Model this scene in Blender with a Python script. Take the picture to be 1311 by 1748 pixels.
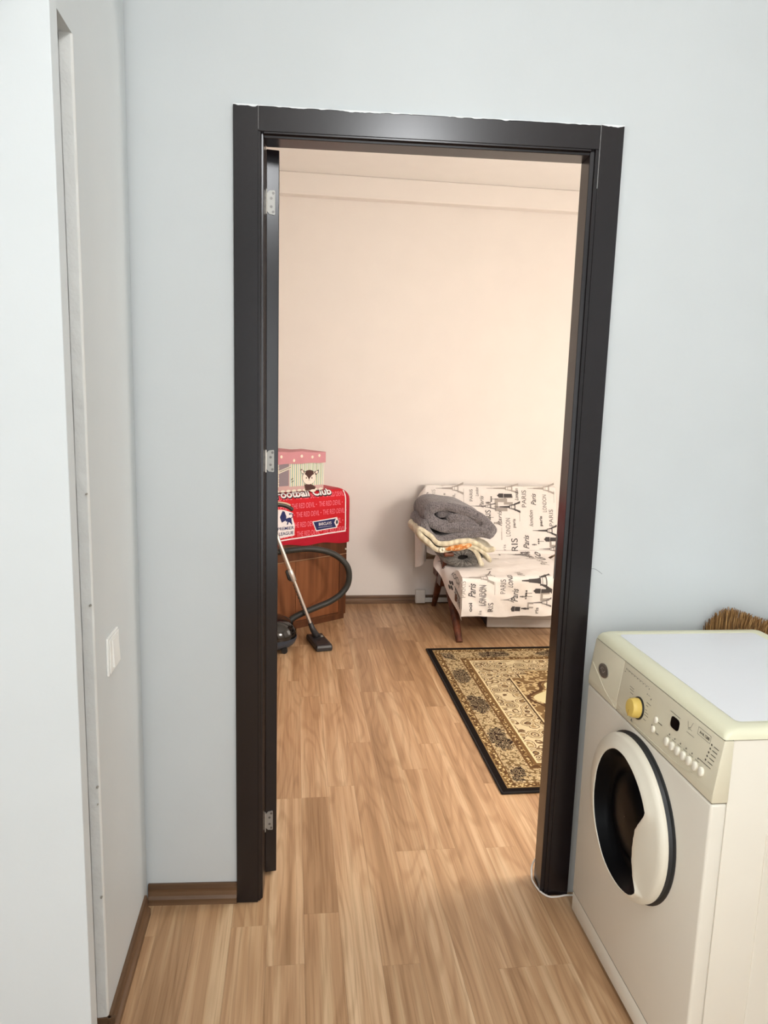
import bpy, bmesh, math, random
from mathutils import Vector, Matrix, noise
random.seed(7)
sc = bpy.context.scene
for o in list(bpy.data.objects): bpy.data.objects.remove(o)
COL = sc.collection

# ------------------------------------------------------------------ camera
def make_camera():
    f, p, y, r = 1216.5, -.1568, -.0744, .028
    cy, sy, cp, sp = math.cos(y), math.sin(y), math.cos(p), math.sin(p)
    fw = Vector((-sy*cp, cy*cp, sp)); rt = Vector((cy, sy, 0)); up = rt.cross(fw)
    cr, sr = math.cos(r), math.sin(r)
    rt2 = cr*rt + sr*up; up2 = -sr*rt + cr*up
    cam = bpy.data.cameras.new('camera'); ob = bpy.data.objects.new('camera', cam); COL.objects.link(ob)
    cam.sensor_fit = 'HORIZONTAL'; cam.sensor_width = 36; cam.lens = f*36/1311
    cam.clip_start = .02
    m = Matrix((rt2, up2, -fw)).transposed().to_4x4(); m.translation = (.005, -1.8853, 1.4526)
    ob.matrix_world = m
    sc.camera = ob
make_camera()

# ------------------------------------------------------------------ world, lights, exposure
w = bpy.data.worlds.new('world'); sc.world = w; w.use_nodes = True
w.node_tree.nodes['Background'].inputs[0].default_value = (.8, .85, .9, 1)
w.node_tree.nodes['Background'].inputs[1].default_value = .15
def lamp(name, loc, power, col, radius):
    l = bpy.data.lights.new(name, 'POINT'); l.energy = power; l.color = col; l.shadow_soft_size = radius
    o = bpy.data.objects.new(name, l); COL.objects.link(o); o.location = loc
    return o
lamp('hall_ceiling_bulb', (.36, -1.95, 2.64), 22, (.95, .975, 1.0), .16)
lamp('room_lamp', (1.42, .23, 1.36), 39, (1, .915, .83), .22)  # unseen lamp inferred on the right; this spot picked so it misses the hall
def area_light(name, loc, rot, sx, sy, power, col):
    l = bpy.data.lights.new(name, 'AREA'); l.shape = 'RECTANGLE'; l.size = sx; l.size_y = sy; l.energy = power; l.color = col
    o = bpy.data.objects.new(name, l); COL.objects.link(o); o.location = loc; o.rotation_euler = rot
area_light('hall_side_fill', (-1.78, -2.45, 1.20), (math.radians(90), 0, math.radians(-90)), 1.3, 1.9, 10, (.94, .975, 1.0))  # fill added at the side wall to brighten the machine front
area_light('hall_rear_fill', (.42, -3.17, 1.20), (math.radians(90), 0, 0), 1.2, 1.8, 11, (.93, .97, 1.0))  # fill added behind the camera to lift the lower walls
area_light('room_right_fill', (2.84, 2.2, 1.25), (math.radians(90), 0, math.radians(93.1)), 1.0, 1.4, 6, (1, .92, .84))  # weak fill added for the glow on the room's right; no known window
sc.view_settings.view_transform = 'Standard'; sc.view_settings.look = 'None'
sc.view_settings.gamma = 1; sc.view_settings.exposure = 0.96
sc.view_settings.use_curve_mapping = False

# ------------------------------------------------------------------ frames
TH = .054; CT, ST = math.cos(TH), math.sin(TH)
def Fw(a, b, z=0): return Vector((a*CT - b*ST, a*ST + b*CT, z))          # the rooms' own axes (3 degrees off the door wall)
CA = math.radians(33.94); CP = (.255, 2.703)
def Cw(u, off, z):                                                       # along the cabinet front, out of it, up
    return Fw(CP[0] + u*math.cos(CA) + off*math.sin(CA), CP[1] + u*math.sin(CA) - off*math.cos(CA), z)
MX, MY, MA = .7436, -.6664, .0489
def Mw(a, b, z): return Vector((MX + math.cos(MA)*a - math.sin(MA)*b, MY + math.sin(MA)*a + math.cos(MA)*b, z))
def Ww(x, y, z): return Vector((x, y, z))

# ------------------------------------------------------------------ materials
def lin(h):
    h = h.lstrip('#'); v = [int(h[i:i+2], 16)/255 for i in (0, 2, 4)]
    return tuple(c/12.92 if c <= .04045 else ((c+.055)/1.055)**2.4 for c in v) + (1,)
MATS = {}
def base(name):
    m = bpy.data.materials.new(name); m.use_nodes = True; nt = m.node_tree
    return m, nt, nt.nodes['Principled BSDF']
def N(nt, t, **kw):
    n = nt.nodes.new(t)
    for k, v in kw.items():
        if k in n.inputs: n.inputs[k].default_value = v
        else: setattr(n, k, v)
    return n
def ramp(nt, fac, stops, interp='LINEAR'):
    r = nt.nodes.new('ShaderNodeValToRGB'); r.color_ramp.interpolation = interp
    e = r.color_ramp.elements
    while len(e) < len(stops): e.new(.5)
    for el, (p, c) in zip(e, stops): el.position = p; el.color = lin(c) if isinstance(c, str) else c
    nt.links.new(fac, r.inputs[0]); return r.outputs[0]
def math_(nt, op, a, b=None, c=None):
    n = nt.nodes.new('ShaderNodeMath'); n.operation = op
    for i, v in enumerate((a, b, c)):
        if v is None: continue
        if isinstance(v, (int, float)): n.inputs[i].default_value = v
        else: nt.links.new(v, n.inputs[i])
    return n.outputs[0]
def mix(nt, fac, a, b, mode='MIX'):
    n = nt.nodes.new('ShaderNodeMix'); n.data_type = 'RGBA'; n.blend_type = mode
    for s, v in ((n.inputs['Factor'], fac), (n.inputs[6], a), (n.inputs[7], b)):
        if isinstance(v, (int, float)): s.default_value = v
        elif isinstance(v, tuple): s.default_value = v
        elif isinstance(v, str): s.default_value = lin(v)
        else: nt.links.new(v, s)
    return n.outputs[2]
def bump(nt, p, h, strength=.3, dist=.002):
    b = N(nt, 'ShaderNodeBump', Strength=strength, Distance=dist)
    nt.links.new(h, b.inputs['Height']); nt.links.new(b.outputs[0], p.inputs['Normal'])
def plain(name, col, rough=.5, metal=0, noise_bump=0, nscale=60, ndist=.001, var=.04, spec=.5, coat=0, sheen=0):
    if name in MATS: return MATS[name]
    m, nt, p = base(name)
    p.inputs['Roughness'].default_value = rough; p.inputs['Metallic'].default_value = metal
    p.inputs['Specular IOR Level'].default_value = spec
    p.inputs['Coat Weight'].default_value = coat
    p.inputs['Sheen Weight'].default_value = sheen
    tc = N(nt, 'ShaderNodeTexCoord'); n = N(nt, 'ShaderNodeTexNoise', Scale=nscale*.12, Detail=3)
    nt.links.new(tc.outputs['Object'], n.inputs['Vector'])
    c = lin(col); d = tuple(x*(1-var) for x in c[:3]) + (1,); e = tuple(min(1, x*(1+var)) for x in c[:3]) + (1,)
    nt.links.new(ramp(nt, n.outputs[0], [(.3, d), (.7, e)]), p.inputs['Base Color'])
    if noise_bump:
        n2 = N(nt, 'ShaderNodeTexNoise', Scale=nscale, Detail=4)
        nt.links.new(tc.outputs['Object'], n2.inputs['Vector'])
        bump(nt, p, n2.outputs[0], noise_bump, ndist)
    MATS[name] = m; return m

def wood_plank():
    m, nt, p = base('laminate oak'); p.inputs['Roughness'].default_value = .36
    tc = N(nt, 'ShaderNodeTexCoord'); oi = N(nt, 'ShaderNodeObjectInfo')
    off = N(nt, 'ShaderNodeCombineXYZ'); nt.links.new(math_(nt, 'MULTIPLY', oi.outputs['Random'], 37.), off.inputs[0])
    nt.links.new(math_(nt, 'MULTIPLY', oi.outputs['Random'], 91.), off.inputs[1])
    add = N(nt, 'ShaderNodeVectorMath', operation='ADD')
    nt.links.new(tc.outputs['Object'], add.inputs[0]); nt.links.new(off.outputs[0], add.inputs[1])
    def mp(s):
        q = N(nt, 'ShaderNodeMapping'); q.inputs['Scale'].default_value = s
        nt.links.new(add.outputs[0], q.inputs[0]); return q.outputs[0]
    # cathedral figure: contour lines of a slow field stretched along the board
    big = N(nt, 'ShaderNodeTexNoise', Scale=1.0, Detail=1.5, Roughness=.4); nt.links.new(mp((9, 1.15, 1)), big.inputs['Vector'])
    rings = math_(nt, 'SINE', math_(nt, 'MULTIPLY', big.outputs[0], 62.))
    fine = N(nt, 'ShaderNodeTexNoise', Scale=1.0, Detail=4, Roughness=.6); nt.links.new(mp((170, 3.2, 1)), fine.inputs['Vector'])
    streak = N(nt, 'ShaderNodeTexNoise', Scale=1.0, Detail=2); nt.links.new(mp((26, .8, 1)), streak.inputs['Vector'])
    tone = ramp(nt, streak.outputs[0], [(.28, '#ab8661'), (.5, '#c6a07a'), (.72, '#dec09b')])
    lines = ramp(nt, rings, [(.0, (1, 1, 1, 1)), (.55, (1, 1, 1, 1)), (1.0, (.72, .65, .58, 1))])
    rr = math_(nt, 'MULTIPLY_ADD', rings, .5, .5)
    nt.links.new(rr, lines.node.inputs[0])
    c1 = mix(nt, .5, tone, lines, 'MULTIPLY')
    gr = ramp(nt, fine.outputs[0], [(.36, (.66, .58, .5, 1)), (.52, (1, 1, 1, 1))])
    c2 = mix(nt, .55, c1, gr, 'MULTIPLY')
    tint = ramp(nt, oi.outputs['Random'], [(0, (.76, .72, .67, 1)), (.3, (.96, .94, .91, 1)), (.7, (1, 1, 1, 1)), (1, (.84, .79, .73, 1))])
    c3 = mix(nt, 1.0, c2, tint, 'MULTIPLY')
    nt.links.new(c3, p.inputs['Base Color'])
    bump(nt, p, fine.outputs[0], .08, .001)
    return m
def wood(name, dark, mid, light, axis='Z', scale=1.0, rough=.4):
    if name in MATS: return MATS[name]
    m, nt, p = base(name); p.inputs['Roughness'].default_value = rough
    tc = N(nt, 'ShaderNodeTexCoord'); q = N(nt, 'ShaderNodeMapping')
    s = {'X': (2.5, 40, 40), 'Y': (40, 2.5, 40), 'Z': (40, 40, 2.5)}[axis]
    q.inputs['Scale'].default_value = tuple(v*scale for v in s); nt.links.new(tc.outputs['Object'], q.inputs[0])
    n = N(nt, 'ShaderNodeTexNoise', Scale=1, Detail=4); nt.links.new(q.outputs[0], n.inputs['Vector'])
    nt.links.new(ramp(nt, n.outputs[0], [(.3, dark), (.5, mid), (.7, light)]), p.inputs['Base Color'])
    bump(nt, p, n.outputs[0], .06, .001)
    MATS[name] = m; return m
def knit(name, c0, c1, freq=220, direction='X', strength=.7, dist=.004, wk=.5, blotch=None):
    if name in MATS: return MATS[name]
    m, nt, p = base(name); p.inputs['Roughness'].default_value = .95; p.inputs['Sheen Weight'].default_value = .3
    p.inputs['Specular IOR Level'].default_value = .1
    tc = N(nt, 'ShaderNodeTexCoord')
    wv = N(nt, 'ShaderNodeTexWave', Scale=freq/20, Distortion=3.5, Detail=3); wv.bands_direction = direction
    nt.links.new(tc.outputs['Object'], wv.inputs['Vector'])
    n = N(nt, 'ShaderNodeTexNoise', Scale=150, Detail=3); nt.links.new(tc.outputs['Object'], n.inputs['Vector'])
    h = math_(nt, 'ADD', math_(nt, 'MULTIPLY', wv.outputs['Fac'], wk), math_(nt, 'MULTIPLY', n.outputs[0], .9))
    col = ramp(nt, h, [(.3, c0), (.45+wk, c1)])
    n3 = N(nt, 'ShaderNodeTexNoise', Scale=38, Detail=3); nt.links.new(tc.outputs['Object'], n3.inputs['Vector'])
    if blotch: col = mix(nt, ramp(nt, n3.outputs[0], [(.50, (0, 0, 0, 1)), (.56, (1, 1, 1, 1))]), col, blotch)
    else: col = mix(nt, .45, col, ramp(nt, n3.outputs[0], [(.35, (.62, .62, .62, 1)), (.6, (1, 1, 1, 1))]), 'MULTIPLY')
    nt.links.new(col, p.inputs['Base Color'])
    bump(nt, p, h, strength, dist)
    MATS[name] = m; return m

M_HALL = plain('hall wall paint', '#d0d4d4', .55, noise_bump=.12, nscale=45, ndist=.003, var=.012, spec=.3)
M_ROOM = plain('room wall paint', '#f0ebe6', .6, noise_bump=.08, nscale=45, ndist=.003, var=.012, spec=.3)
M_CEIL = plain('ceiling paint', '#f4f2ef', .8, var=.01, spec=.2)
M_BASE = wood('baseboard laminate', '#4e3826', '#6d5139', '#80634a', 'X', .7, .45)
M_BASEY = wood('baseboard laminate long', '#4e3826', '#6d5139', '#80634a', 'Y', .7, .45)
M_DARK = plain('dark wenge lacquer', '#181214', .25, noise_bump=.03, nscale=90, var=.15, spec=.5)
M_WHITE = plain('white plastic', '#ecebe6', .35, var=.01)
M_STEEL = plain('brushed steel', '#a3a19d', .42, 1, var=.03)
M_BLACK = plain('black plastic', '#141414', .35, var=.1)

# ------------------------------------------------------------------ mesh helpers
class MB:
    def __init__(s, fn=Ww): s.v = []; s.f = []; s.fn = fn
    def add(s, vs, fs):
        k = len(s.v); s.v += [s.fn(*p) for p in vs]; s.f += [[i+k for i in f] for f in fs]; return s
    def box(s, x0, x1, y0, y1, z0, z1, bev=0, seg=2):
        bm = bmesh.new(); bmesh.ops.create_cube(bm, size=1)
        for v in bm.verts: v.co = Vector(((x0+x1)/2 + v.co.x*(x1-x0), (y0+y1)/2 + v.co.y*(y1-y0), (z0+z1)/2 + v.co.z*(z1-z0)))
        if bev: bmesh.ops.bevel(bm, geom=bm.edges[:], offset=bev, segments=seg, profile=.5, affect='EDGES')
        bm.verts.index_update()
        s.add([tuple(v.co) for v in bm.verts], [[v.index for v in f.verts] for f in bm.faces]); bm.free(); return s
    def prism(s, prof, axis, t0, t1, bev=0):
        # closed 2-D profile swept along an axis ('x','y','z'); profile coordinates are the two other axes in order
        def pt(p, t): return {'x': (t, p[0], p[1]), 'y': (p[0], t, p[1]), 'z': (p[0], p[1], t)}[axis]
        n = len(prof)
        vs = [pt(p, t0) for p in prof] + [pt(p, t1) for p in prof]
        fs = [[i, (i+1) % n, n+(i+1) % n, n+i] for i in range(n)] + [list(range(n))[::-1], list(range(n, 2*n))]
        if bev:
            bm = bmesh.new(); bv = [bm.verts.new(p) for p in vs]
            for f in fs: bm.faces.new([bv[i] for i in f])
            bmesh.ops.bevel(bm, geom=bm.edges[:], offset=bev, segments=2, profile=.5, affect='EDGES')
            bm.verts.index_update()
            s.add([tuple(v.co) for v in bm.verts], [[v.index for v in f.verts] for f in bm.faces]); bm.free(); return s
        return s.add(vs, fs)
    def tube(s, pts, rad, n=10, cap=True, flat=None):
        pts = [Vector(p) for p in pts]; m = len(pts)
        rads = rad if isinstance(rad, (list, tuple)) else [rad]*m
        vs = []; up = None
        for i, p in enumerate(pts):
            t = (pts[min(i+1, m-1)] - pts[max(i-1, 0)]).normalized()
            if up is None:
                up = Vector((0, 0, 1)) if abs(t.z) < .9 else Vector((1, 0, 0))
            sd = t.cross(up).normalized(); up = sd.cross(t).normalized()
            for k in range(n):
                q = 2*math.pi*k/n
                vs.append(tuple(p + sd*math.cos(q)*rads[i] + up*math.sin(q)*rads[i]*(flat or 1)))
        fs = [[i*n+k, i*n+(k+1) % n, (i+1)*n+(k+1) % n, (i+1)*n+k] for i in range(m-1) for k in range(n)]
        if cap: fs += [list(range(n))[::-1], list(range((m-1)*n, m*n))]
        return s.add(vs, fs)
    def lathe(s, prof, n=32, o=(0, 0, 0), axis='z', cap=True):
        # profile list of (radius, height)
        vs = []
        for r, h in prof:
            for k in range(n):
                q = 2*math.pi*k/n; c, d = r*math.cos(q), r*math.sin(q)
                p = {'z': (c, d, h), 'x': (h, c, d), 'y': (c, h, d)}[axis]
                vs.append((p[0]+o[0], p[1]+o[1], p[2]+o[2]))
        m = len(prof)
        fs = [[i*n+k, i*n+(k+1) % n, (i+1)*n+(k+1) % n, (i+1)*n+k] for i in range(m-1) for k in range(n)]
        if cap: fs += [list(range(n))[::-1], list(range((m-1)*n, m*n))]
        return s.add(vs, fs)
    def grid(s, f, nu, nv, wrap=False):
        vs = [f(i/nu, j/nv) for i in range(nu+1) for j in range(nv+1)]
        fs = [[i*(nv+1)+j, (i+1)*(nv+1)+j, (i+1)*(nv+1)+j+1, i*(nv+1)+j+1] for i in range(nu) for j in range(nv)]
        return s.add(vs, fs)
    def build(s, name, mat, parent=None, smooth=False, origin=None, label=None, solid=0, angle=None):
        if parent is not None: org = parent_origin(parent)
        elif origin is not None: org = Vector(origin)
        else:
            xs = [v.x for v in s.v]; ys = [v.y for v in s.v]
            org = Vector(((min(xs)+max(xs))/2, (min(ys)+max(ys))/2, min(v.z for v in s.v)))
        me = bpy.data.meshes.new(name); me.from_pydata([tuple(v-org) for v in s.v], [], s.f); me.validate()
        bm = bmesh.new(); bm.from_mesh(me); bmesh.ops.remove_doubles(bm, verts=bm.verts, dist=1e-6)
        bmesh.ops.recalc_face_normals(bm, faces=bm.faces); bm.to_mesh(me); bm.free()
        if smooth:
            for p in me.polygons: p.use_smooth = True
            if angle is not None: me.set_sharp_from_angle(angle=math.radians(angle))
        me.materials.append(mat)
        ob = bpy.data.objects.new(name, me); COL.objects.link(ob)
        if parent is None: ob.location = org
        else:
            ob.parent = parent
        if label: ob['label'] = label
        if solid:
            md = ob.modifiers.new('thickness', 'SOLIDIFY'); md.thickness = solid; md.offset = 0
        return ob
def parent_origin(p):
    o = Vector((0, 0, 0))
    while p is not None: o += p.location; p = p.parent
    return o
def thing(name, label, cat, loc, group=None):
    o = bpy.data.objects.new(name, None); COL.objects.link(o); o.location = loc; o.empty_display_size = .05
    o['label'] = label; o['category'] = cat
    if group: o['group'] = group
    return o
def tag(o, label, cat, group=None):
    o['label'] = label; o['category'] = cat
    if group: o['group'] = group
    return o
def struct(o, label, cat):
    o['kind'] = 'structure'; o['label'] = label; o['category'] = cat; return o
def spline(pts, n=8):
    P = [Vector(p) for p in pts]; out = []
    for i in range(len(P)-1):
        p0 = P[max(i-1, 0)]; p1 = P[i]; p2 = P[i+1]; p3 = P[min(i+2, len(P)-1)]
        for k in range(n):
            t = k/n
            out.append(.5*((2*p1) + (p2-p0)*t + (2*p0-5*p1+4*p2-p3)*t*t + (3*p1-p0-3*p2+p3)*t**3))
    out.append(P[-1]); return [tuple(v) for v in out]
def text_shape(s, shear=0, bold=0):
    cu = bpy.data.curves.new('lettering', 'FONT'); cu.body = s; cu.shear = shear; cu.offset = bold; cu.resolution_u = 3
    ob = bpy.data.objects.new('lettering', cu); COL.objects.link(ob)
    dg = bpy.context.evaluated_depsgraph_get(); me = bpy.data.meshes.new_from_object(ob.evaluated_get(dg))
    v = [(q.co.x, q.co.y) for q in me.vertices]; f = [list(p.vertices) for p in me.polygons]
    bpy.data.objects.remove(ob); bpy.data.curves.remove(cu); bpy.data.meshes.remove(me)
    return v, f
class Print:
    # flat print laid on a surface: fn(u, v, lift) gives the point
    def __init__(s, fn, lift): s.fn = fn; s.lift = lift; s.v = []; s.f = []
    def raw(s, vs, fs):
        k = len(s.v); s.v += [s.fn(u, v, s.lift) for u, v in vs]; s.f += [[i+k for i in f] for f in fs]
    def poly(s, pts): s.raw(pts, [list(range(len(pts)))])
    def rect(s, u0, u1, v0, v1, n=1):
        for i in range(n):
            a, b = u0+(u1-u0)*i/n, u0+(u1-u0)*(i+1)/n
            s.poly([(a, v0), (b, v0), (b, v1), (a, v1)])
    def disc(s, u, v, r, ry=None, n=14, rot=0):
        ry = ry or r
        s.poly([(u + r*math.cos(2*math.pi*k/n)*math.cos(rot) - ry*math.sin(2*math.pi*k/n)*math.sin(rot),
                 v + r*math.cos(2*math.pi*k/n)*math.sin(rot) + ry*math.sin(2*math.pi*k/n)*math.cos(rot)) for k in range(n)])
    def line(s, pts, wd):
        for (a, b), (c, d) in zip(pts, pts[1:]):
            l = math.hypot(c-a, d-b) or 1; nx, ny = -(d-b)/l*wd/2, (c-a)/l*wd/2
            s.poly([(a+nx, b+ny), (c+nx, d+ny), (c-nx, d-ny), (a-nx, b-ny)])
    def text(s, st, u, v, wd, ht, shear=0, bold=0, rot=0, anchor='l'):
        vs, fs = text_shape(st, shear, bold)
        x0 = min(p[0] for p in vs); x1 = max(p[0] for p in vs); y1 = max(p[1] for p in vs); y0 = min(p[1] for p in vs)
        kx = wd/(x1-x0); ky = ht/.73
        if anchor == 'r': x0 = x1
        out = []
        for p in vs:
            x, y = (p[0]-x0)*kx, p[1]*ky
            out.append((u + x*math.cos(rot) - y*math.sin(rot), v + x*math.sin(rot) + y*math.cos(rot)))
        s.raw(out, fs)
    def build(s, name, mat, parent, label=None, stuff=False):
        m = MB(); m.v = [Vector(p) for p in s.v]; m.f = s.f
        org = parent_origin(parent)
        me = bpy.data.meshes.new(name); me.from_pydata([tuple(v-org) for v in m.v], [], m.f); me.materials.append(mat)
        ob = bpy.data.objects.new(name, me); COL.objects.link(ob); ob.parent = parent
        if label: ob['label'] = label
        if stuff: ob['kind'] = 'stuff'
        return ob

# ================================================================== STRUCTURE
H = 2.87
# ---- floor: slab with laminate strips laid on it
slab = MB(Fw).box(-1.9, 3.2, -3.4, 3.2, -.12, -.009).build('floor', plain('subfloor', '#6b5a48', .8), origin=Fw(0, 0, -.12))
struct(slab, 'warm oak laminate floor running from the hall into the far room', 'floor')
M_PLANK = wood_plank()
def plank(a0, a1, b0, b1):
    g = .00015; ox, oy = (a0+a1)/2, (b0+b1)/2; hx, hy = (a1-a0)/2-g, (b1-b0)/2-g; c = .0004
    vs = [(-hx, -hy, -.009), (hx, -hy, -.009), (hx, hy, -.009), (-hx, hy, -.009),
          (-hx, -hy, -c*.5), (hx, -hy, -c*.5), (hx, hy, -c*.5), (-hx, hy, -c*.5),
          (-hx+c, -hy+c, 0), (hx-c, -hy+c, 0), (hx-c, hy-c, 0), (-hx+c, hy-c, 0)]
    fs = []
    for k in (0, 4):
        for i in range(4): fs.append([k+i, k+(i+1) % 4, k+4+(i+1) % 4, k+4+i])
    fs += [[8, 9, 10, 11], [3, 2, 1, 0]]
    me = bpy.data.meshes.new('plank'); me.from_pydata(vs, [], fs); me.materials.append(M_PLANK)
    o = bpy.data.objects.new('plank', me); COL.objects.link(o); o.parent = slab
    o.location = Fw(ox, oy, 0) - slab.location; o.rotation_euler.z = TH
# strip columns k: a from .042+.1k ; known end joints (b) seen in the picture
joints = {-1: [-.05, .55, 1.45, 2.2], 0: [-.75, .62, 1.36, 2.35], 1: [-.257, .96, 1.8, 2.6], 2: [.211, 1.49, 2.3], 3: [.211, .722, 1.48, 2.1],
          4: [-.294, .93, 1.62, 2.5], 5: [-.294, .205, 1.3, 2.25]}
for k in range(-6, 17):
    a0 = .042 + .1*k
    js = joints.get(k)
    if js is None:
        random.seed(100+k); b = -1.0 + random.random()*.7; js = []
        while b < 2.8: js.append(b); b += random.choice((.52, .66, .78, 1.1))
    pts = [-3.3, -2.0 + .1*(k % 5)] + [j for j in js if j > -1.4] + [3.1]
    for b0, b1 in zip(pts, pts[1:]): plank(a0, a0+.1, b0, b1)
for a0 in (-1.758, -1.558, -1.358, -1.158, -.958, -.758):
    for b0, b1 in ((-3.3, -1.7), (-1.7, .2), (.2, 1.6), (1.6, 3.1)): plank(a0, a0+.2, b0, b1)
a0 = 1.742
while a0 < 3.0:
    for b0, b1 in ((-3.3, -1.5), (-1.5, .4), (.4, 1.9), (1.9, 3.1)): plank(a0, a0+.2, b0, b1)
    a0 += .2
random.seed(5)

# ---- walls
wf = MB(); YW0, YW1 = .012, .074
wf.box(-1.9, -.195, YW0, YW1, 0, H); wf.box(.675, 3.3, YW0, YW1, 0, H); wf.box(-.195, .675, YW0, YW1, 2.10, H)
wfo = wf.build('wall_front', M_HALL, origin=(0, .04, 0)); struct(wfo, 'pale grey-blue hall wall with the dark framed doorway in it', 'wall')
# hair crack beside the right casing
ck = MB().tube(spline([(.727, .0118, 1.0), (.739, .0118, 1.001), (.75, .0118, .996), (.764, .0118, .986)], 6), .0007, 5)
ck.build('crack', plain('crack shadow', '#8d9092', .9), wfo, label='thin hairline crack in the paint')

LB = -.405      # far reveal of the side opening (b), hall-left wall between it and the corner
wl = MB(Fw)
wl.box(-.62, -.502, LB, .02, 0, 2.093)
wl.box(-.62, -.502, -1.2, .02, 2.093, H)
wlo = wl.build('wall_left', M_HALL, origin=Fw(-.55, -.2, 0)); struct(wlo, 'pale grey hall wall carrying the light switch, left of the doorway', 'wall')
# rebate: proud plaster edging of the reveal and lintel
M_PLAST = plain('rough painted plaster', '#dcdcd8', .7, noise_bump=.7, nscale=26, ndist=.006, var=.03)
random.seed(3)
rv = MB(Fw)
nz = 60; vs = []; 
for i in range(nz+1):
    z = 2.093*i/nz; j1 = (random.random()-.5)*.0035; j2 = (random.random()-.5)*.003
    vs += [(-.5015, LB+.002, z), (-.5015+j2*.3, LB-.001, z), (-.5045, LB-.006+j1, z), (-.524, LB-.007+j1*.5+j2*.3, z), (-.527, LB-.004+j2, z), (-.527, LB+.002, z)]
fs = [[i*6+k, i*6+k+1, (i+1)*6+k+1, (i+1)*6+k] for i in range(nz) for k in range(5)]
rv.add(vs, fs)
rv.build('plaster_edging', M_PLAST, wlo, smooth=False, label='rough patched plaster edge of the opening')
# little chips along the edging
ch = MB(Fw)
for z, a in ((1.02, -.503), (1.25, -.5025), (1.30, -.526), (.62, -.503), (.58, -.5035), (.45, -.526), (.36, -.503), (.12, -.526), (1.72, -.5265)):
    s_ = .0016 + random.random()*.0016
    ch.lathe([(s_, LB-.006), (s_*.8, LB-.0105), (0.0005, LB-.0115)], 7, (a-.003, 0, z), 'y')
ch.build('paint_chips', plain('chip grey', '#9b978d', .9), wlo, label='small chips in the plaster edge')

# near pier beside the opening, face towards the viewer
pr = MB().box(-1.9, -.447, -.63, -.597, 0, H, .0015, 2)
pro = pr.build('wall_pier', M_HALL, origin=(-1.0, -.6, 0)); struct(pro, 'bright white wall end at the left edge, nearest the camera', 'wall')
# other hall walls, behind and beside the camera
wr = MB().box(1.75, 1.85, -3.3, .02, 0, H).build('wall_right', M_HALL); struct(wr, 'pale grey hall wall beyond the washing machine', 'wall')
wb = MB().box(-1.9, 1.85, -3.3, -3.2, 0, H).build('wall_rear', M_HALL); struct(wb, 'pale grey hall wall behind the camera', 'wall')
ws = MB().box(-1.9, -1.8, -3.2, .02, 0, H).build('wall_side', M_HALL); struct(ws, 'pale grey hall wall far left of the pier', 'wall')
# far room
BB = 3.053
wk = MB(Fw).box(-1.3, 3.2, BB, BB+.1, 0, H).build('wall_back', M_ROOM); struct(wk, 'cream wall at the back of the far room, lit warm', 'wall')
bmx = MB(Fw).box(-1.3, 3.2, BB-.075, BB+.002, 2.735, H, .006).build('trim_1', M_ROOM); struct(bmx, 'cream boxed ledge along the top of the far wall', 'trim')
w1 = MB(Fw).box(-1.3, -1.2, .15, BB+.05, 0, H).build('wall_room_left', M_ROOM); struct(w1, 'cream side wall of the far room hidden behind the open door', 'wall')
w2 = MB(Fw).box(3.0, 3.1, .0, BB+.05, 0, H).build('wall_room_right', M_ROOM); struct(w2, 'cream side wall of the far room right of the sofa', 'wall')
w3 = MB(); w3.box(-1.5, -.22, YW1+.0005, YW1+.006, 0, H); w3.box(.70, 3.2, YW1+.0005, YW1+.006, 0, H); w3.box(-.22, .70, YW1+.0005, YW1+.006, 2.15, H)
struct(w3.build('wall_room_front', M_ROOM, origin=(0, .08, 0)), 'cream room side of the doorway wall', 'wall')
cl = MB(Fw).box(-2.0, 3.3, -3.5, 3.2, H, H+.08).build('ceiling', M_CEIL); struct(cl, 'plain white ceiling seen through the doorway', 'ceiling')

# ---- baseboards: 60 mm cove profile
def prof(t0, sgn, h=.06, th=.016):
    return [(t0, 0), (t0+sgn*th, 0), (t0+sgn*th, h*.30), (t0+sgn*th*.62, h*.42), (t0+sgn*th*.5, h*.62), (t0+sgn*th*.55, h*.78), (t0+sgn*th*.42, h), (t0, h)]
def bboard(name, mb, label, mat):
    struct(mb.build(name, mat), label, 'baseboard')
bboard('baseboard_front', MB().prism(prof(YW0, -1), 'x', -.502, -.2505), 'brown skirting strip left of the dark door casing', M_BASE)
bboard('baseboard_front_right', MB().prism(prof(YW0, -1), 'x', .80, 1.75), 'brown skirting strip hidden behind the washing machine', M_BASE)
bboard('baseboard_left', MB(Fw).prism([(p[0], p[1]) for p in prof(-.502, 1)], 'y', LB-.012, -.012), 'brown skirting strip under the light switch', M_BASEY)
bboard('baseboard_reveal', MB(Fw).prism(prof(LB-.003, -1), 'x', -.62, -.486), 'short brown skirting piece wrapping into the side opening', M_BASE)
bboard('baseboard_back', MB(Fw).prism(prof(BB, -1), 'x', -1.2, 3.0), 'brown skirting strip along the far cream wall', M_BASE)

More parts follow.
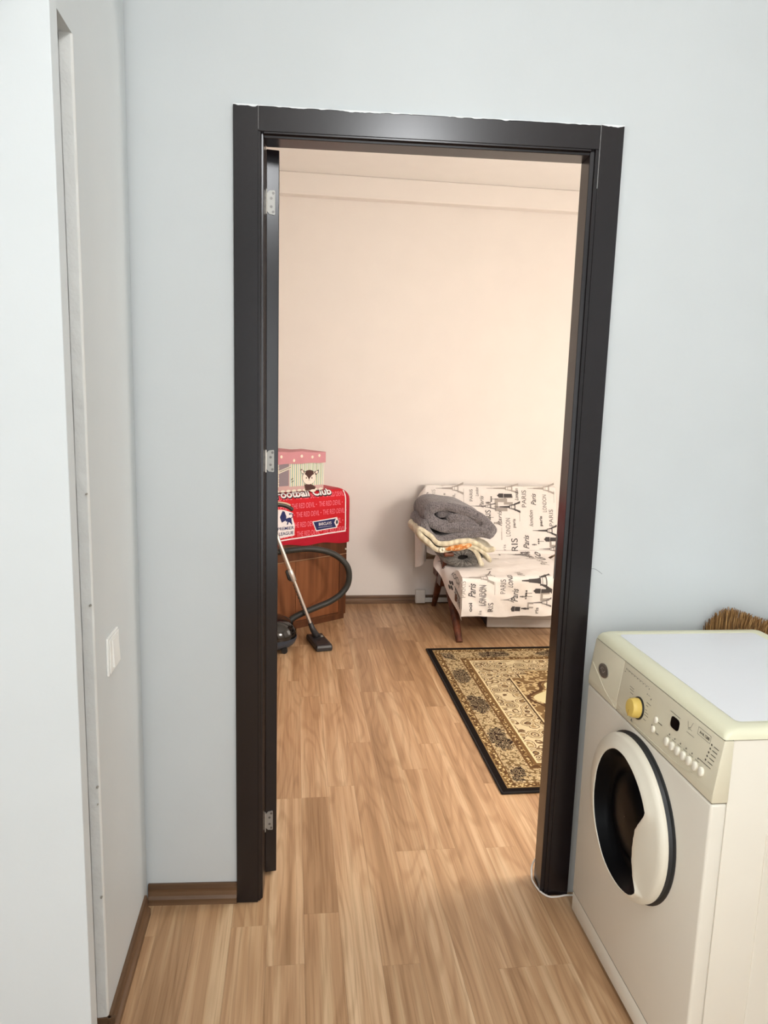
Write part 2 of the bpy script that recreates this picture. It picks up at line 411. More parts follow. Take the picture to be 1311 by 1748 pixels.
# ---- door: casing, jamb, leaf, hinges
D = bpy.data.objects.new('door_1', None); COL.objects.link(D); D.location = (.24, .03, 0); struct(D, 'dark brown door frame with the door leaf swung open into the far room', 'door')
MB().box(-.250, -.1895, 0, .0125, 0, 2.151, .0015).build('casing', M_DARK, D)
MB().box(.6685, .7285, 0, .0125, 0, 2.151, .0015).build('casing', M_DARK, D)
MB().box(-.1885, .6675, .0008, .0125, 2.093, 2.150, .0012).build('casing', M_DARK, D)
def jamb(name, prof2, ax, t0, t1): return MB().prism(prof2, ax, t0, t1, .0012).build(name, M_DARK, D)
jamb('jamb', [(-.1945, .003), (-.183, .003), (-.183, .012), (-.177, .013), (-.177, .078), (-.1945, .078)], 'z', .003, 2.095)
jamb('jamb', [(.6745, .003), (.659, .003), (.659, .012), (.648, .013), (.648, .078), (.6745, .078)], 'z', .003, 2.095)
jamb('jamb', [(.003, 2.0995), (.003, 2.0885), (.012, 2.0875), (.013, 2.081), (.078, 2.081), (.078, 2.0995)], 'x', -.1765, .6475)
for x0, x1 in ((-.256, -.195), (.675, .735)): MB().box(x0, x1, .0805, .0925, 0, 2.15, .0015).build('casing', M_DARK, D)
MB().box(-.194, .674, .0805, .0925, 2.093, 2.15, .0012).build('casing', M_DARK, D)
# ragged paint line on the casing tops
random.seed(11)
def ragged(x0, x1, z, amp):
    m = MB(); n = int((x1-x0)/.006); vs = []
    for i in range(n+1):
        x = x0+(x1-x0)*i/n; d = amp*max(0, noise.noise((x*38, z*9, 0)) + .25*random.random())
        vs += [(x, -.0007, z+.0012), (x, -.0007, z-.0004-d), (x, .0125, z+.0014)]
    fs = [[i*3, i*3+1, i*3+4, i*3+3] for i in range(n)] + [[i*3+2, i*3, i*3+3, i*3+5] for i in range(n)]
    m.add(vs, fs).build('paint_edge', plain('paint smear', '#eef0f0', .6), D, label='ragged smear of wall paint on the casing edge')
ragged(-.250, -.190, 2.151, .007); ragged(-.1885, .6675, 2.150, .0045); ragged(.6685, .7285, 2.151, .006)
# worn pale arris lines
MB().box(-.1891, -.1884, .0002, .004, 2.097, 2.15).build('worn_edge', plain('worn edge', '#b9b6b4', .5), D)
MB().box(.6678, .6684, .0002, .004, 2.00, 2.15).build('worn_edge', plain('worn edge', '#b9b6b4', .5), D)
# steel strike plate on the right jamb
MB().box(.6466, .648, .070, .0785, .955, 1.085, .0004).build('strike_plate', M_STEEL, D)
# leaf: hinge edge towards the viewer, opened past square
LD = math.radians(101)
def Lw(s, t, z):   # s along leaf from hinge edge, t across its thickness (0 = right face)
    return Vector((-.1462 + s*math.cos(LD) - t*math.sin(LD)*1.0, .122 + s*math.sin(LD) + t*math.cos(LD), z))
leaf = MB(Lw).box(0, .80, 0, .0345, .012, 2.089, .002).build('leaf', M_DARK, D, label='dark brown door leaf seen by its hinge edge')
for z0, z1 in ((.18, .95), (1.05, 1.92)):
    for t in (-.0016, .0345):
        MB(Lw).box(.12, .68, t, t+.0016, z0, z1, .0005).build('panel', M_DARK, leaf)
hd = MB(Lw).box(.72, .76, -.009, -.0005, .93, 1.07, .002); hd.tube([(.74, -.006, 1.03), (.74, -.045, 1.03), (.63, -.05, 1.03)], .008, 8)
hd.build('handle', M_STEEL, leaf)
M_SCREW = plain('screw head', '#6f6c68', .4, .8)
M_HINGE = plain('hinge steel', '#a8a6a0', .5, .6)
for hz in (1.957, 1.274, .184):
    # plate outline on the leaf edge (t across, z up), notched corners towards the knuckle
    sh = [(.040, -.0215), (.0335, -.0215), (.026, -.0295), (.0135, -.031), (.0115, -.029), (.0115, .029), (.0135, .031), (.026, .0295), (.0335, .0215), (.040, .0215)]
    hp = MB(Lw); n = len(sh)
    hp.add([(-.0022, t, hz+q) for t, q in sh] + [(-.0002, t, hz+q) for t, q in sh],
           [[i, (i+1) % n, n+(i+1) % n, n+i] for i in range(n)] + [list(range(n))[::-1], list(range(n, 2*n))])
    hg = hp.build('hinge', M_HINGE, D, label='steel hinge plate')
    MB().tube([(-.1815, .108, hz-.031), (-.1815, .108, hz+.031)], .0042, 10).build('knuckle', M_HINGE, hg)
    for t, q in ((.0165, .0235), (.0215, .0105), (.0215, -.0105), (.0165, -.0235)):
        MB(Lw).lathe([(.0036, -.0023), (.0036, -.0029), (.0012, -.0030), (.0012, -.0024), (.0002, -.0024)], 10, (0, t, hz+q), 'x').build('screw', M_SCREW, hg)

# ================================================================== WASHING MACHINE
M_WM = plain('machine enamel', '#e8e1d2', .38, var=.012, coat=.1)
M_WMP = plain('machine panel cream', '#ded6bd', .42, var=.02)
M_LID = plain('yellowed lid plastic', '#e9e6c9', .4, var=.03)
M_TOPB = plain('white laminate top', '#f1f1f3', .32, var=.006)
wm = thing('washing_machine', 'cream front-loading washing machine with a round dark door, beside the doorway', 'washing machine', Mw(.24, .2975, 0))
b_ = MB(Mw).box(.034, .475, .003, .592, .02, .828, .004)
body = b_.build('body', M_WM, wm, True, angle=35)
MB(Mw).box(.125, .44, .0005, .0045, .06, .63, .002).build('side_panel', M_WM, body, label='shallow embossed side panel')
MB(Mw).box(0, .0335, 0, .595, .0705, .6985, .006, 3).build('front_panel', M_WM, wm, True, angle=35)
MB(Mw).box(.0005, .0335, .0008, .5942, .014, .0695, .004).build('kick_plate', M_WM, wm, True, angle=35)
for fa in (.05, .43):
    for fb in (.05, .545): MB(Mw).lathe([(.02, .0), (.02, .008), (.012, .01), (.012, .024)], 12, (fa, fb, 0)).build('foot', M_BLACK, wm)
# control panel slopes back towards the lid
pm = MB(Mw).prism([(0.0, .7000), (.0345, .7000), (.0345, .8285), (.0135, .8285), (.001, .72)], 'y', 0, .4215, .003)
cp_ = pm.build('control_panel', M_WMP, wm, True, angle=35)
MB(Mw).prism([(-.0006, .7000), (.0345, .7000), (.0345, .8285), (.0135, .8285), (.0006, .72)], 'y', .4225, .595, .003).build('detergent_drawer', M_WMP, wm, True, angle=35)
def Pp(b, z, lift=0):   # point on the sloping panel face
    a = .001 + (z-.72)/(.1085)*.0125 if z > .72 else .001*(z-.70)/.02
    return Mw(a - lift*.99, b, z + lift*.11)
# finger scoop line under the drawer and sweep under the buttons
sw = MB(); sw.tube([tuple(Pp(b, z, .0004)) for b, z in spline([(.59, .766, 0), (.545, .745, 0), (.49, .722, 0), (.43, .707, 0)], 6) for b, z in [(b, z)]] if False else [tuple(Pp(p[0], p[1], .0006)) for p in spline([(.588, .764, 0), (.55, .748, 0), (.49, .722, 0), (.428, .706, 0)], 6)], .0013, 8)
sw.build('grip_ridge', M_WMP, wm, True)
MB().tube([tuple(Pp(p[0], p[1], .0004)) for p in spline([(.41, .708, 0), (.30, .709, 0), (.18, .711, 0), (.11, .716, 0), (.075, .724, 0)], 6)], .0010, 8).build('panel_ridge', M_WMP, cp_, True)
# oval badge with a swirl
bd = MB(); n = 24
def oval(b0, z0, rb, rz, l0, l1, tilt=0):
    m = MB(); vs = []
    for l, k_ in ((l0, 1), (l1*.8, 1), (l1, .86)):
        for k in range(n):
            q = 2*math.pi*k/n; vs.append(tuple(Pp(b0 + k_*rb*math.cos(q), z0 + k_*rz*math.sin(q), l)))
    vs.append(tuple(Pp(b0, z0, l1*1.05)))
    fs = [[i*n+k, i*n+(k+1) % n, (i+1)*n+(k+1) % n, (i+1)*n+k] for i in range(2) for k in range(n)] + [[2*n+k, 2*n+(k+1) % n, 3*n] for k in range(n)]
    return m.add(vs, fs)
bdg = oval(.517, .7655, .0275, .0175, -.001, .003).build('badge', M_STEEL, wm, True, angle=40, label='small oval metal maker badge')
oval(.517, .7655, .0225, .0135, .003, .0036).build('badge_face', plain('badge grey', '#7d7873', .4, .6), bdg, True)
pb = Print(Pp, .0042); pb.line([(.531-.028*i/10, .7655+.004*math.sin(i*.75)) for i in range(11)], .0016); pb.line([(.527, .771), (.520, .774), (.512, .772)], .0014)
pb.build('badge_mark', plain('badge mark', '#d6d2cb', .3, .7), bdg)
# yellow programme dial
kn = MB(); kb, kz = .318, .752
ax = (Pp(kb, kz, 1)-Pp(kb, kz, 0)).normalized(); o0 = Pp(kb, kz, 0); e1 = Vector((-math.sin(MA), math.cos(MA), 0)); e2 = ax.cross(e1)
def Kw(x, y, h): return o0 + e1*x + e2*y + ax*h
MB(Kw).lathe([(.0265, -.002), (.0265, .002), (.025, .0035), (.001, .0036)], 32).build('dial_ring', M_BLACK, wm, True, angle=40)
dl = MB(Kw).lathe([(.0235, .002), (.0228, .012), (.0215, .020), (.0195, .0225), (.014, .0232), (.001, .0234)], 36).build('dial', plain('yellow dial', '#e0c063', .4, var=.03), wm, True, angle=40, label='yellow programme dial')
MB(Kw).box(-.0012, .0012, .006, .021, .0228, .0240, .0003).build('dial_mark', plain('dial mark', '#b8944a', .5), dl)
# display window, buttons, lamps, print
ds = MB(); dm = []
for k in range(24):
    q = 2*math.pi*k/24; cx_, cz_ = math.cos(q), math.sin(q)
    dm.append((.165 + math.copysign(abs(cx_)**.55, cx_)*.0165, .786 + math.copysign(abs(cz_)**.55, cz_)*.0125))
pd = MB(); pd.add([tuple(Pp(b, z, -.001)) for b, z in dm] + [tuple(Pp(b, z, .0012)) for b, z in dm], [[i, (i+1) % 24, 24+(i+1) % 24, 24+i] for i in range(24)] + [list(range(24, 48))])
pd.build('display', plain('display glass', '#06060a', .08), wm)
M_BTN = plain('cream button', '#f0ead8', .35)
bpos = [(.180 + (.047-.180)*i/6, .7375 + .004*i/6) for i in range(7)]
for b, z in bpos: oval(b, z, .0082, .0095, -.001, .005).build('button', M_BTN, wm, True)
for b, z in ((.236, .761), (.240, .737)): oval(b, z, .0065, .0075, -.001, .004).build('button', M_BTN, wm, True)
pk = Print(Pp, .0007)
M_INK = plain('panel ink', '#4a463c', .6)
flip = lambda P_: P_
class MPrint(Print):
    def raw(s, vs, fs): super().raw([(-u, v) for u, v in vs], fs)     # the panel reads from the far end towards the viewer
pk = MPrint(Pp, .0007)
for i, (b, z) in enumerate(bpos[:6]):
    pk.disc(-(b-.004), z+.0185, .0016, .002); pk.rect(-(b+.005), -(b-.010), z+.0125, z+.0133)
for i in range(5): pk.disc(-(.0335+.0022*i), .8045-.0088*i, .0021, .0022); pk.rect(-(.026+.0022*i), -(.010+.0022*i), .8038-.0088*i, .8052-.0088*i)
pk.rect(-.062, -.022, .760, .7612)
pk.text('6', -.341, .708, .007, .0095)
pk.text('A+A 1200', -.078, .8075, .034, .0062, bold=.02)
pk.line([(-.084, .818), (-.040, .818), (-.040, .8035), (-.084, .8035), (-.084, .818)], .0006)
for i in range(9):
    b = .405 - .0145*i; pk.disc(-b, .8145-.0004*i, .0013, .0017)
    if i < 8: pk.rect(-(b-.003), -(b-.0115), .8142, .8148)
pk.disc(-.409, .8065, .0013, .0017); pk.disc(-.292, .7975, .0013, .0017); pk.rect(-.288, -.279, .797, .7976); pk.disc(-.273, .793, .0016, .002)
for z, l in ((.779, .02), (.772, .01), (.762, .008), (.756, .016), (.750, .018), (.739, .012)): pk.rect(-.288, -.288+l, z, z+.0011)
for z, l in ((.783, .022), (.777, .020), (.770, .016), (.758, .012), (.748, .012)): pk.rect(-.352-l, -.352, z, z+.0009)
pk.rect(-.227, -.210, .759, .7604); pk.text('Start', -.230, .733, .014, .005); pk.disc(-.249, .743, .0013, .0016)
pk.line([(-.122, .812), (-.117, .800), (-.110, .803), (-.104, .816)], .0007); pk.line([(-.118, .797), (-.110, .800), (-.103, .799)], .0006)
pk.rect(-.120, -.092, .790, .7907); pk.rect(-.190, -.150, .8035, .8045)
pk.build('panel_print', M_INK, cp_, label='small dark programme markings', stuff=True)
# lid with laminate top board
ld = MB(Mw); q = []
def ringpts(a0, a1, b0, b1, r, z, n=6):
    out = []
    for ca, cb_, s0 in ((a1-r, b1-r, 0), (a0+r, b1-r, 90), (a0+r, b0+r, 180), (a1-r, b0+r, 270)):
        for k in range(n+1):
            t = math.radians(s0+90*k/n); out.append((ca+r*math.cos(t), cb_+r*math.sin(t), z))
    return out
layers = [(.0140, .475, .001, .594, .006, .8300), (.016, .475, .001, .594, .010, .838), (.022, .475, .004, .591, .014, .846), (.032, .474, .012, .584, .018, .8505), (.046, .470, .024, .572, .016, .8512),
          (.056, .450, .034, .560, .014, .8505), (.058, .448, .036, .558, .012, .8492)]
vs = []; 
for L in layers: vs += ringpts(*L)
nn = 28
fs = [[i*nn+k, i*nn+(k+1) % nn, (i+1)*nn+(k+1) % nn, (i+1)*nn+k] for i in range(len(layers)-1) for k in range(nn)] + [list(range(nn))[::-1], list(range((len(layers)-1)*nn, len(layers)*nn))]
ld.add(vs, fs).build('lid', M_LID, wm, True, angle=50, label='yellowed plastic lid rim')
tb = MB(Mw); vs = ringpts(.0595, .4465, .0375, .5565, .011, .848) + ringpts(.0595, .4465, .0375, .5565, .011, .8502)
tb.add(vs, [[k, (k+1) % nn, nn+(k+1) % nn, nn+k] for k in range(nn)] + [list(range(nn, 2*nn))]).build('top_board', M_TOPB, wm, label='white laminate top board')
MB(Mw).box(.0155, .034, .003, .592, .8280, .8298).build('lid_seam', M_BLACK, wm)
MB(Mw).box(.0025, .034, .003, .592, .6983, .7003).build('panel_seam', plain('seam brown', '#6b6047', .8), wm)
MB(Mw).box(.0025, .034, .003, .592, .0693, .0707).build('kick_seam', plain('seam brown', '#6b6047', .8), wm)
# seam shadow gaps are real gaps between the panels; a dark core shows through them
# porthole
CB, CZ = .288, .500; RO = .187
M_RUB = plain('dark grey rubber', '#2a2b2c', .45, var=.1)
dr = MB(Mw).lathe([(.191, .002), (.191, -.0015), (.184, -.004), (.182, -.013), (.155, -.013)], 64, (0, CB, CZ), 'x', cap=False).build('gasket', M_RUB, wm, True, angle=40, label='dark ring gap behind the door rim')
lobe = [(-180, .130), (-162, .132), (-130, .140), (-108, .150), (-94, .153), (-77, .158), (-60.5, .163), (-51.8, .162), (-46, .160), (-44, .155), (-42.5, .140), (-41.1, .126), (-31.8, .099), (-16.3, .085), (0, .083), (15.4, .090), (24, .108), (29.2, .127), (32.5, .143), (35, .151), (45.3, .153), (62, .155), (86, .159), (102, .158), (122, .149), (145, .138), (169, .130), (180, .130)]
def r_in(d):
    for (d0, r0), (d1, r1) in zip(lobe, lobe[1:]):
        if d0 <= d <= d1:
            t = (d-d0)/(d1-d0); return r0 + (r1-r0)*t
    return .147
IB, IZ = .285, .497
degs = sorted(set([-180 + 5*i for i in range(72)] + [-58, -52, -50, -48, -47, -46, -45, -44, -43, -41, -38, -33, -28, 22, 24, 26, 28, 29, 31, 32, 33, 34, 36]))
ang = [math.radians(d) for d in degs]; na = len(degs); vs = []
for d, q in zip(degs, ang):
    ri = r_in(d); bi, zi = IB - ri*math.cos(q), IZ + ri*math.sin(q)
    # matching outer point along the same direction from the ring centre
    qo = math.atan2(zi-CZ, -(bi-CB)); co, so = -math.cos(qo), math.sin(qo)
    def P3(r, a): return (a, CB + co*r, CZ + so*r)
    def PI(t, a): return (a, CB + co*RO*.93 + (bi-CB-co*RO*.93)*t, CZ + so*RO*.93 + (zi-CZ-so*RO*.93)*t)
    vs += [P3(RO-.004, -.0125), P3(RO, -.015), P3(RO, -.021), P3(RO*.985, -.027), P3(RO*.955, -.0315), PI(.05, -.0335), PI(.4, -.0395), PI(.75, -.0432), PI(.95, -.0445), PI(.985, -.0440), PI(1.0, -.0425)]
m_ = 11
fs = [[i*m_+k, ((i+1) % na)*m_+k, ((i+1) % na)*m_+k+1, i*m_+k+1] for i in range(na) for k in range(m_-1)]
door = MB(Mw).add(vs, fs).build('door', plain('door rim cream', '#e6dfcd', .36, var=.015), wm, True, angle=42, label='round cream door rim with a moulded handle lobe')
M_PORT = plain('dark porthole glass', '#09090b', .32, spec=.08)
bowl = [(1.0, -.0425), (.97, -.037), (.92, -.024), (.85, -.010), (.74, -.007), (.67, -.011), (.60, -.018), (.35, -.022), (.004, -.024)]
vs = []
for k_, a_ in bowl:
    for d, q in zip(degs, ang):
        r = r_in(d)*k_ if k_ > .9 else (r_in(d)*(k_-.5)/.42 + .135*(1-(k_-.5)/.42))*k_ if k_ > .55 else .13*k_
        r = min(r, r_in(d)*.97) if k_ < .98 else r
        vs.append((a_, IB - r*math.cos(q), IZ + r*math.sin(q)))
fs = [[i*na+k, i*na+(k+1) % na, (i+1)*na+(k+1) % na, (i+1)*na+k] for i in range(len(bowl)-1) for k in range(na)]
MB(Mw).add(vs, fs).build('porthole', M_PORT, door, True, angle=50, label='black glass bowl of the door')

# ================================================================== BROOM behind the machine
br = thing('straw_broom', 'bundled brown straw broom poking up behind the washing machine', 'broom', (1.17, -.026, 0))
MB().tube(spline([(1.185, -.018, .002), (1.18, -.018, .25), (1.172, -.018, .50)], 6), [.014]*12+[.016], 10).build('handle', wood('broom stick', '#7a5a34', '#98744a', '#b08a5c', 'Z'), br, True)
random.seed(21); bs = MB(); top = [(1.055, .846), (1.075, .868), (1.10, .890), (1.125, .899), (1.15, .892), (1.17, .886), (1.20, .874), (1.23, .866), (1.26, .862), (1.30, .858)]
def topz(x):
    for (x0, z0), (x1, z1) in zip(top, top[1:]):
        if x0 <= x <= x1: return z0 + (z1-z0)*(x-x0)/(x1-x0)
    return .85
for i in range(1500):
    x1 = 1.058 + random.random()*.24; z1 = topz(x1) - random.random()**2*.07 + (random.random()-.5)*.010
    y1 = -.020 + (random.random()-.5)*.032
    x0 = 1.172 + (x1-1.19)*.18; y0 = -.020 + (random.random()-.5)*.024; z0 = .46 + random.random()*.05
    xm = x0 + (x1-x0)*.62 - .022; zm = z0 + (z1-z0)*.6
    r = .0011
    bs.tube([(x0, y0, z0), (xm, (y0+y1)/2, zm), (x1 + .004, y1, z1)], [r, r, r*.7], 3, cap=False)
def straw():
    m, nt, p = base('broom straw'); p.inputs['Roughness'].default_value = .8
    tc = N(nt, 'ShaderNodeTexCoord'); q = N(nt, 'ShaderNodeMapping'); q.inputs['Scale'].default_value = (260, 260, 6); nt.links.new(tc.outputs['Object'], q.inputs[0])
    n_ = N(nt, 'ShaderNodeTexNoise', Scale=1, Detail=2); nt.links.new(q.outputs[0], n_.inputs['Vector'])
    nt.links.new(ramp(nt, n_.outputs[0], [(.32, '#4e341b'), (.5, '#94693a'), (.66, '#caa066')]), p.inputs['Base Color']); return m
so_ = bs.build('bristles', straw(), br); so_['kind'] = 'stuff'
for z in (.515, .55): MB().lathe([(.024, z-.006), (.026, z), (.024, z+.006)], 16, (1.172, -.018, 0)).build('binding', plain('broom cord', '#6d4a2a', .8), br)

# ================================================================== LIGHT SWITCH
swt = thing('light_switch', 'white wall light switch with one wide rocker, left of the doorway', 'light switch', Fw(-.502, -.255, .875))
def Sw(d, s, z): return Fw(-.502 + d, -.279 + s, .874 + z)
MB(Sw).box(.0, .0055, -.0445, .0445, -.0435, .0435, .0015).build('plate', M_WHITE, swt)
MB(Sw).box(.0055, .0085, -.0405, .0405, -.0395, .0395, .0018, 3).build('frame', M_WHITE, swt)
rk = MB(Sw).prism([(.0080, -.031), (.0128, -.031), (.0098, .031), (.0080, .031)], 'y', -.022, .0305, .0008)
rk.build('rocker', M_WHITE, swt)

# ================================================================== CABLE at the right jamb
cb1 = MB().tube(spline([(.660, .075, .085), (.650, .088, .055), (.645, .094, .03), (.643, .085, .007), (.640, .06, .004), (.649, .015, .004), (.668, -.009, .004), (.695, -.011, .004), (.72, -.006, .004), (.76, -.006, .004), (.9, -.004, .004)], 8), .0028, 8)
cbo = cb1.build('white_cable', plain('cable white', '#e9e0d6', .5), smooth=True); tag(cbo, 'thin white cable looping round the foot of the right door jamb', 'cable')

# ================================================================== RUG
def rug_mat(hw, hl):
    m, nt, p = base('oriental rug'); p.inputs['Roughness'].default_value = .95; p.inputs['Specular IOR Level'].default_value = .1
    tc = N(nt, 'ShaderNodeTexCoord'); sp = N(nt, 'ShaderNodeSeparateXYZ'); nt.links.new(tc.outputs['Object'], sp.inputs[0])
    X, Y_ = sp.outputs[0], sp.outputs[1]
    ax_ = math_(nt, 'ABSOLUTE', X); ay = math_(nt, 'ABSOLUTE', Y_)
    dx = math_(nt, 'SUBTRACT', hw, ax_); dy = math_(nt, 'SUBTRACT', hl, ay)
    d = math_(nt, 'MINIMUM', dx, dy); dmax = math_(nt, 'MAXIMUM', dx, dy)
    def vor(scale, feat='F1'):
        v = N(nt, 'ShaderNodeTexVoronoi', Scale=scale); v.feature = feat; nt.links.new(tc.outputs['Object'], v.inputs['Vector']); return v.outputs['Distance']
    def noi(scale, det=2):
        v = N(nt, 'ShaderNodeTexNoise', Scale=scale, Detail=det); nt.links.new(tc.outputs['Object'], v.inputs['Vector']); return v.outputs[0]
    v1, v2, v3, n1, n2 = vor(24), vor(80), vor(46), noi(48, 2), noi(22)
    CREAM, TAN, BR, DK, BLK = '#d6c6a0', '#a58c66', '#6a5039', '#33251e', '#17110f'
    ros = vor(19); wv_ = math_(nt, 'ADD', math_(nt, 'MULTIPLY', ros, 1.0), math_(nt, 'MULTIPLY', n1, .22))
    f1 = ramp(nt, wv_, [(0, '#5b4330'), (.20, CREAM), (.26, '#6a5039'), (.34, CREAM), (.42, '#8d7350'), (.50, '#5f4835'), (.56, CREAM), (.64, TAN), (.72, CREAM), (.78, '#735a40'), (.84, CREAM)], 'CONSTANT')
    field = f1
    # border: cream ground with dark flower clusters repeating along the edge
    side = math_(nt, 'LESS_THAN', dx, dy)
    along = math_(nt, 'ADD', math_(nt, 'MULTIPLY', side, Y_), math_(nt, 'MULTIPLY', math_(nt, 'SUBTRACT', 1.0, side), math_(nt, 'ADD', X, .02)))
    ph = math_(nt, 'SUBTRACT', math_(nt, 'FRACT', math_(nt, 'MULTIPLY_ADD', along, 1/.352, 20.5)), .5)
    el = math_(nt, 'ADD', math_(nt, 'POWER', math_(nt, 'MULTIPLY', math_(nt, 'ABSOLUTE', ph), 3.0), 2.0), math_(nt, 'POWER', math_(nt, 'MULTIPLY', math_(nt, 'ABSOLUTE', math_(nt, 'SUBTRACT', d, .112)), 19.), 2.0))
    cl_ = math_(nt, 'LESS_THAN', math_(nt, 'ADD', el, math_(nt, 'MULTIPLY', math_(nt, 'ADD', n1, noi(26, 2)), 1.5)), 2.25)
    clus = ramp(nt, math_(nt, 'ADD', v3, math_(nt, 'MULTIPLY', n1, .25)), [(0, '#b99f78'), (.20, '#e6d6b8'), (.27, '#8a7050'), (.31, DK), (.50, '#cdb78e'), (.54, '#241a16'), (.70, '#c4ab84'), (.76, DK)], 'CONSTANT')
    bg = ramp(nt, math_(nt, 'ADD', math_(nt, 'MULTIPLY', vor(60), 1.0), math_(nt, 'MULTIPLY', n1, .6)), [(0, '#5e4734'), (.44, '#8b7150'), (.52, '#cdb78e'), (.66, '#9d835c'), (.76, '#d2bf98'), (.88, '#77603f')], 'CONSTANT')
    border = mix(nt, cl_, bg, clus)
    beads = ramp(nt, v2, [(0, '#dcc898'), (.34, '#8f7348'), (.55, '#5a4028')], 'CONSTANT')
    inner = ramp(nt, math_(nt, 'ADD', v1, math_(nt, 'MULTIPLY', n1, .6)), [(0, '#4d3424'), (.52, '#94784f'), (.62, '#c8b083'), (.8, '#7d6240')], 'CONSTANT')
    medr = math_(nt, 'ADD', math_(nt, 'POWER', math_(nt, 'MULTIPLY', ax_, 1/(hw-.43)), 2.2), math_(nt, 'POWER', math_(nt, 'MULTIPLY', ay, 1/(hl-.42)), 2.2))
    lob = math_(nt, 'MULTIPLY', math_(nt, 'SINE', math_(nt, 'MULTIPLY', math_(nt, 'ARCTAN2', Y_, X), 20.)), .09)
    med = math_(nt, 'LESS_THAN', math_(nt, 'ADD', medr, lob), 1.0)
    inner = mix(nt, med, inner, '#d8cd9f')
    ringm = math_(nt, 'LESS_THAN', math_(nt, 'ABSOLUTE', math_(nt, 'SUBTRACT', math_(nt, 'ADD', medr, lob), 1.09)), .035)
    inner = mix(nt, ringm, inner, '#5a4029')
    col = inner
    # stepped corners on the inner frame
    dstep = math_(nt, 'SUBTRACT', d, math_(nt, 'MULTIPLY', math_(nt, 'LESS_THAN', dmax, .47), .06))
    def band(col, lo, hi, c, dd=None):
        dd = dd or d
        k = math_(nt, 'MULTIPLY', math_(nt, 'GREATER_THAN', dd, lo), math_(nt, 'LESS_THAN', dd, hi)); return mix(nt, k, col, c)
    col = band(col, -1, .355, field, dstep)
    col = band(col, .355, .363, '#4f3a26', dstep); col = band(col, .363, .371, '#d9c79c', dstep)
    col = band(col, .205, .213, '#e2cfa2'); col = band(col, .190, .205, '#775a38'); col = band(col, .172, .190, beads); col = band(col, .163, .172, '#684b2e')
    col = band(col, .064, .163, border); col = band(col, .058, .064, '#6a4e30'); col = band(col, .034, .058, beads); col = band(col, .028, .034, '#8f744c')
    col = band(col, -1, .028, BLK)
    nt.links.new(col, p.inputs['Base Color'])
    bump(nt, p, noi(500, 2), .5, .003)
    return m
RA0, RA1, RB0, RB1 = .690, 2.90, .515, 2.075
rg = bpy.data.objects.new('rug', None)
hw, hl = (RA1-RA0)/2, (RB1-RB0)/2
bm = bmesh.new(); bmesh.ops.create_cube(bm, size=1)
for v in bm.verts: v.co = Vector((v.co.x*(hw*2-.002), v.co.y*(hl*2-.002), .0045 + v.co.z*.007))
bmesh.ops.bevel(bm, geom=[e for e in bm.edges], offset=.003, segments=2, profile=.5, affect='EDGES')
me = bpy.data.meshes.new('pile'); bm.to_mesh(me); bm.free(); me.materials.append(rug_mat(hw, hl))
pile = bpy.data.objects.new('pile', me)
bpy.data.objects.remove(rg)
rgt = thing('rug', 'beige and brown oriental rug with a black edge on the far room floor', 'rug', Fw((RA0+RA1)/2, (RB0+RB1)/2, 0)); rgt.rotation_euler.z = TH
COL.objects.link(pile); pile.parent = rgt
# bound black edge as a thin cord all round
ed = MB(); cr_ = [(-hw, -hl), (hw, -hl), (hw, hl), (-hw, hl), (-hw, -hl)]
for (x0, y0), (x1, y1) in zip(cr_, cr_[1:]): ed.tube([(x0, y0, .005), (x1, y1, .005)], .0045, 8)
me = bpy.data.meshes.new('binding'); me.from_pydata([tuple(v) for v in ed.v], [], ed.f); me.materials.append(plain('rug binding', '#15100f', .9))
bo = bpy.data.objects.new('binding', me); COL.objects.link(bo); bo.parent = rgt; bo['label'] = 'black bound edge'

# ================================================================== SOFA
M_LEG = wood('sofa wood', '#3a1d12', '#5a2f1c', '#74402a', 'Z', 1, .4)
so = thing('sofa', 'small wooden-framed sofa with splayed legs, hidden under a printed cover', 'sofa', Fw(1.27, 2.55, 0))
MB(Fw).box(.925, 1.615, 2.19, 2.86, .285, .402, .02, 3).build('seat', plain('sofa upholstery', '#8a7a66', .9), so, True, angle=40)
bk = MB(Fw); bk.add([(.815, 2.815, .40), (1.725, 2.815, .40), (1.725, 2.935, .855), (.815, 2.935, .855), (.815, 2.90, .36), (1.725, 2.90, .36), (1.725, 3.02, .85), (.815, 3.02, .85)],
    [[0, 1, 2, 3], [7, 6, 5, 4], [0, 4, 5, 1], [3, 2, 6, 7], [0, 3, 7, 4], [1, 5, 6, 2]])
bk.build('backrest', plain('sofa upholstery', '#8a7a66', .9), so)
MB(Fw).box(.90, 1.64, 2.22, 2.25, .225, .287, .004).build('front_rail', M_LEG, so)
for sa, sg in ((.905, 1), (1.635, -1)):
    # splayed tapering legs joined by a side rail
    def tap(p0, p1, r0, r1, nm): MB(Fw).tube([p0, tuple((Vector(p0)+Vector(p1))/2), p1], [r0, (r0+r1)/2, r1], 8).build(nm, M_LEG, so, True, angle=50)
    tap((sa, 2.46, .27), (sa+.012*sg, 2.195, .0), .034, .021, 'leg')
    tap((sa, 2.76, .28), (sa+.006*sg, 2.985, .0), .030, .018, 'leg')
    MB(Fw).box(sa-.016, sa+.016, 2.23, 2.95, .245, .292, .005).build('side_rail', M_LEG, so)
    if sg < 0: continue
    # arm: slanted post and flat armrest
    aa = sa - .045*sg
    po = MB(Fw); po.prism([(2.50, .27), (2.60, .27), (2.54, .505), (2.42, .505)], 'x', aa-.014, aa+.014, .003).build('arm_post', M_LEG, so)
    MB(Fw).box(aa-.032, aa+.032, 2.33, 2.62, .503, .528, .008, 3).build('armrest', M_LEG, so, True, angle=40)

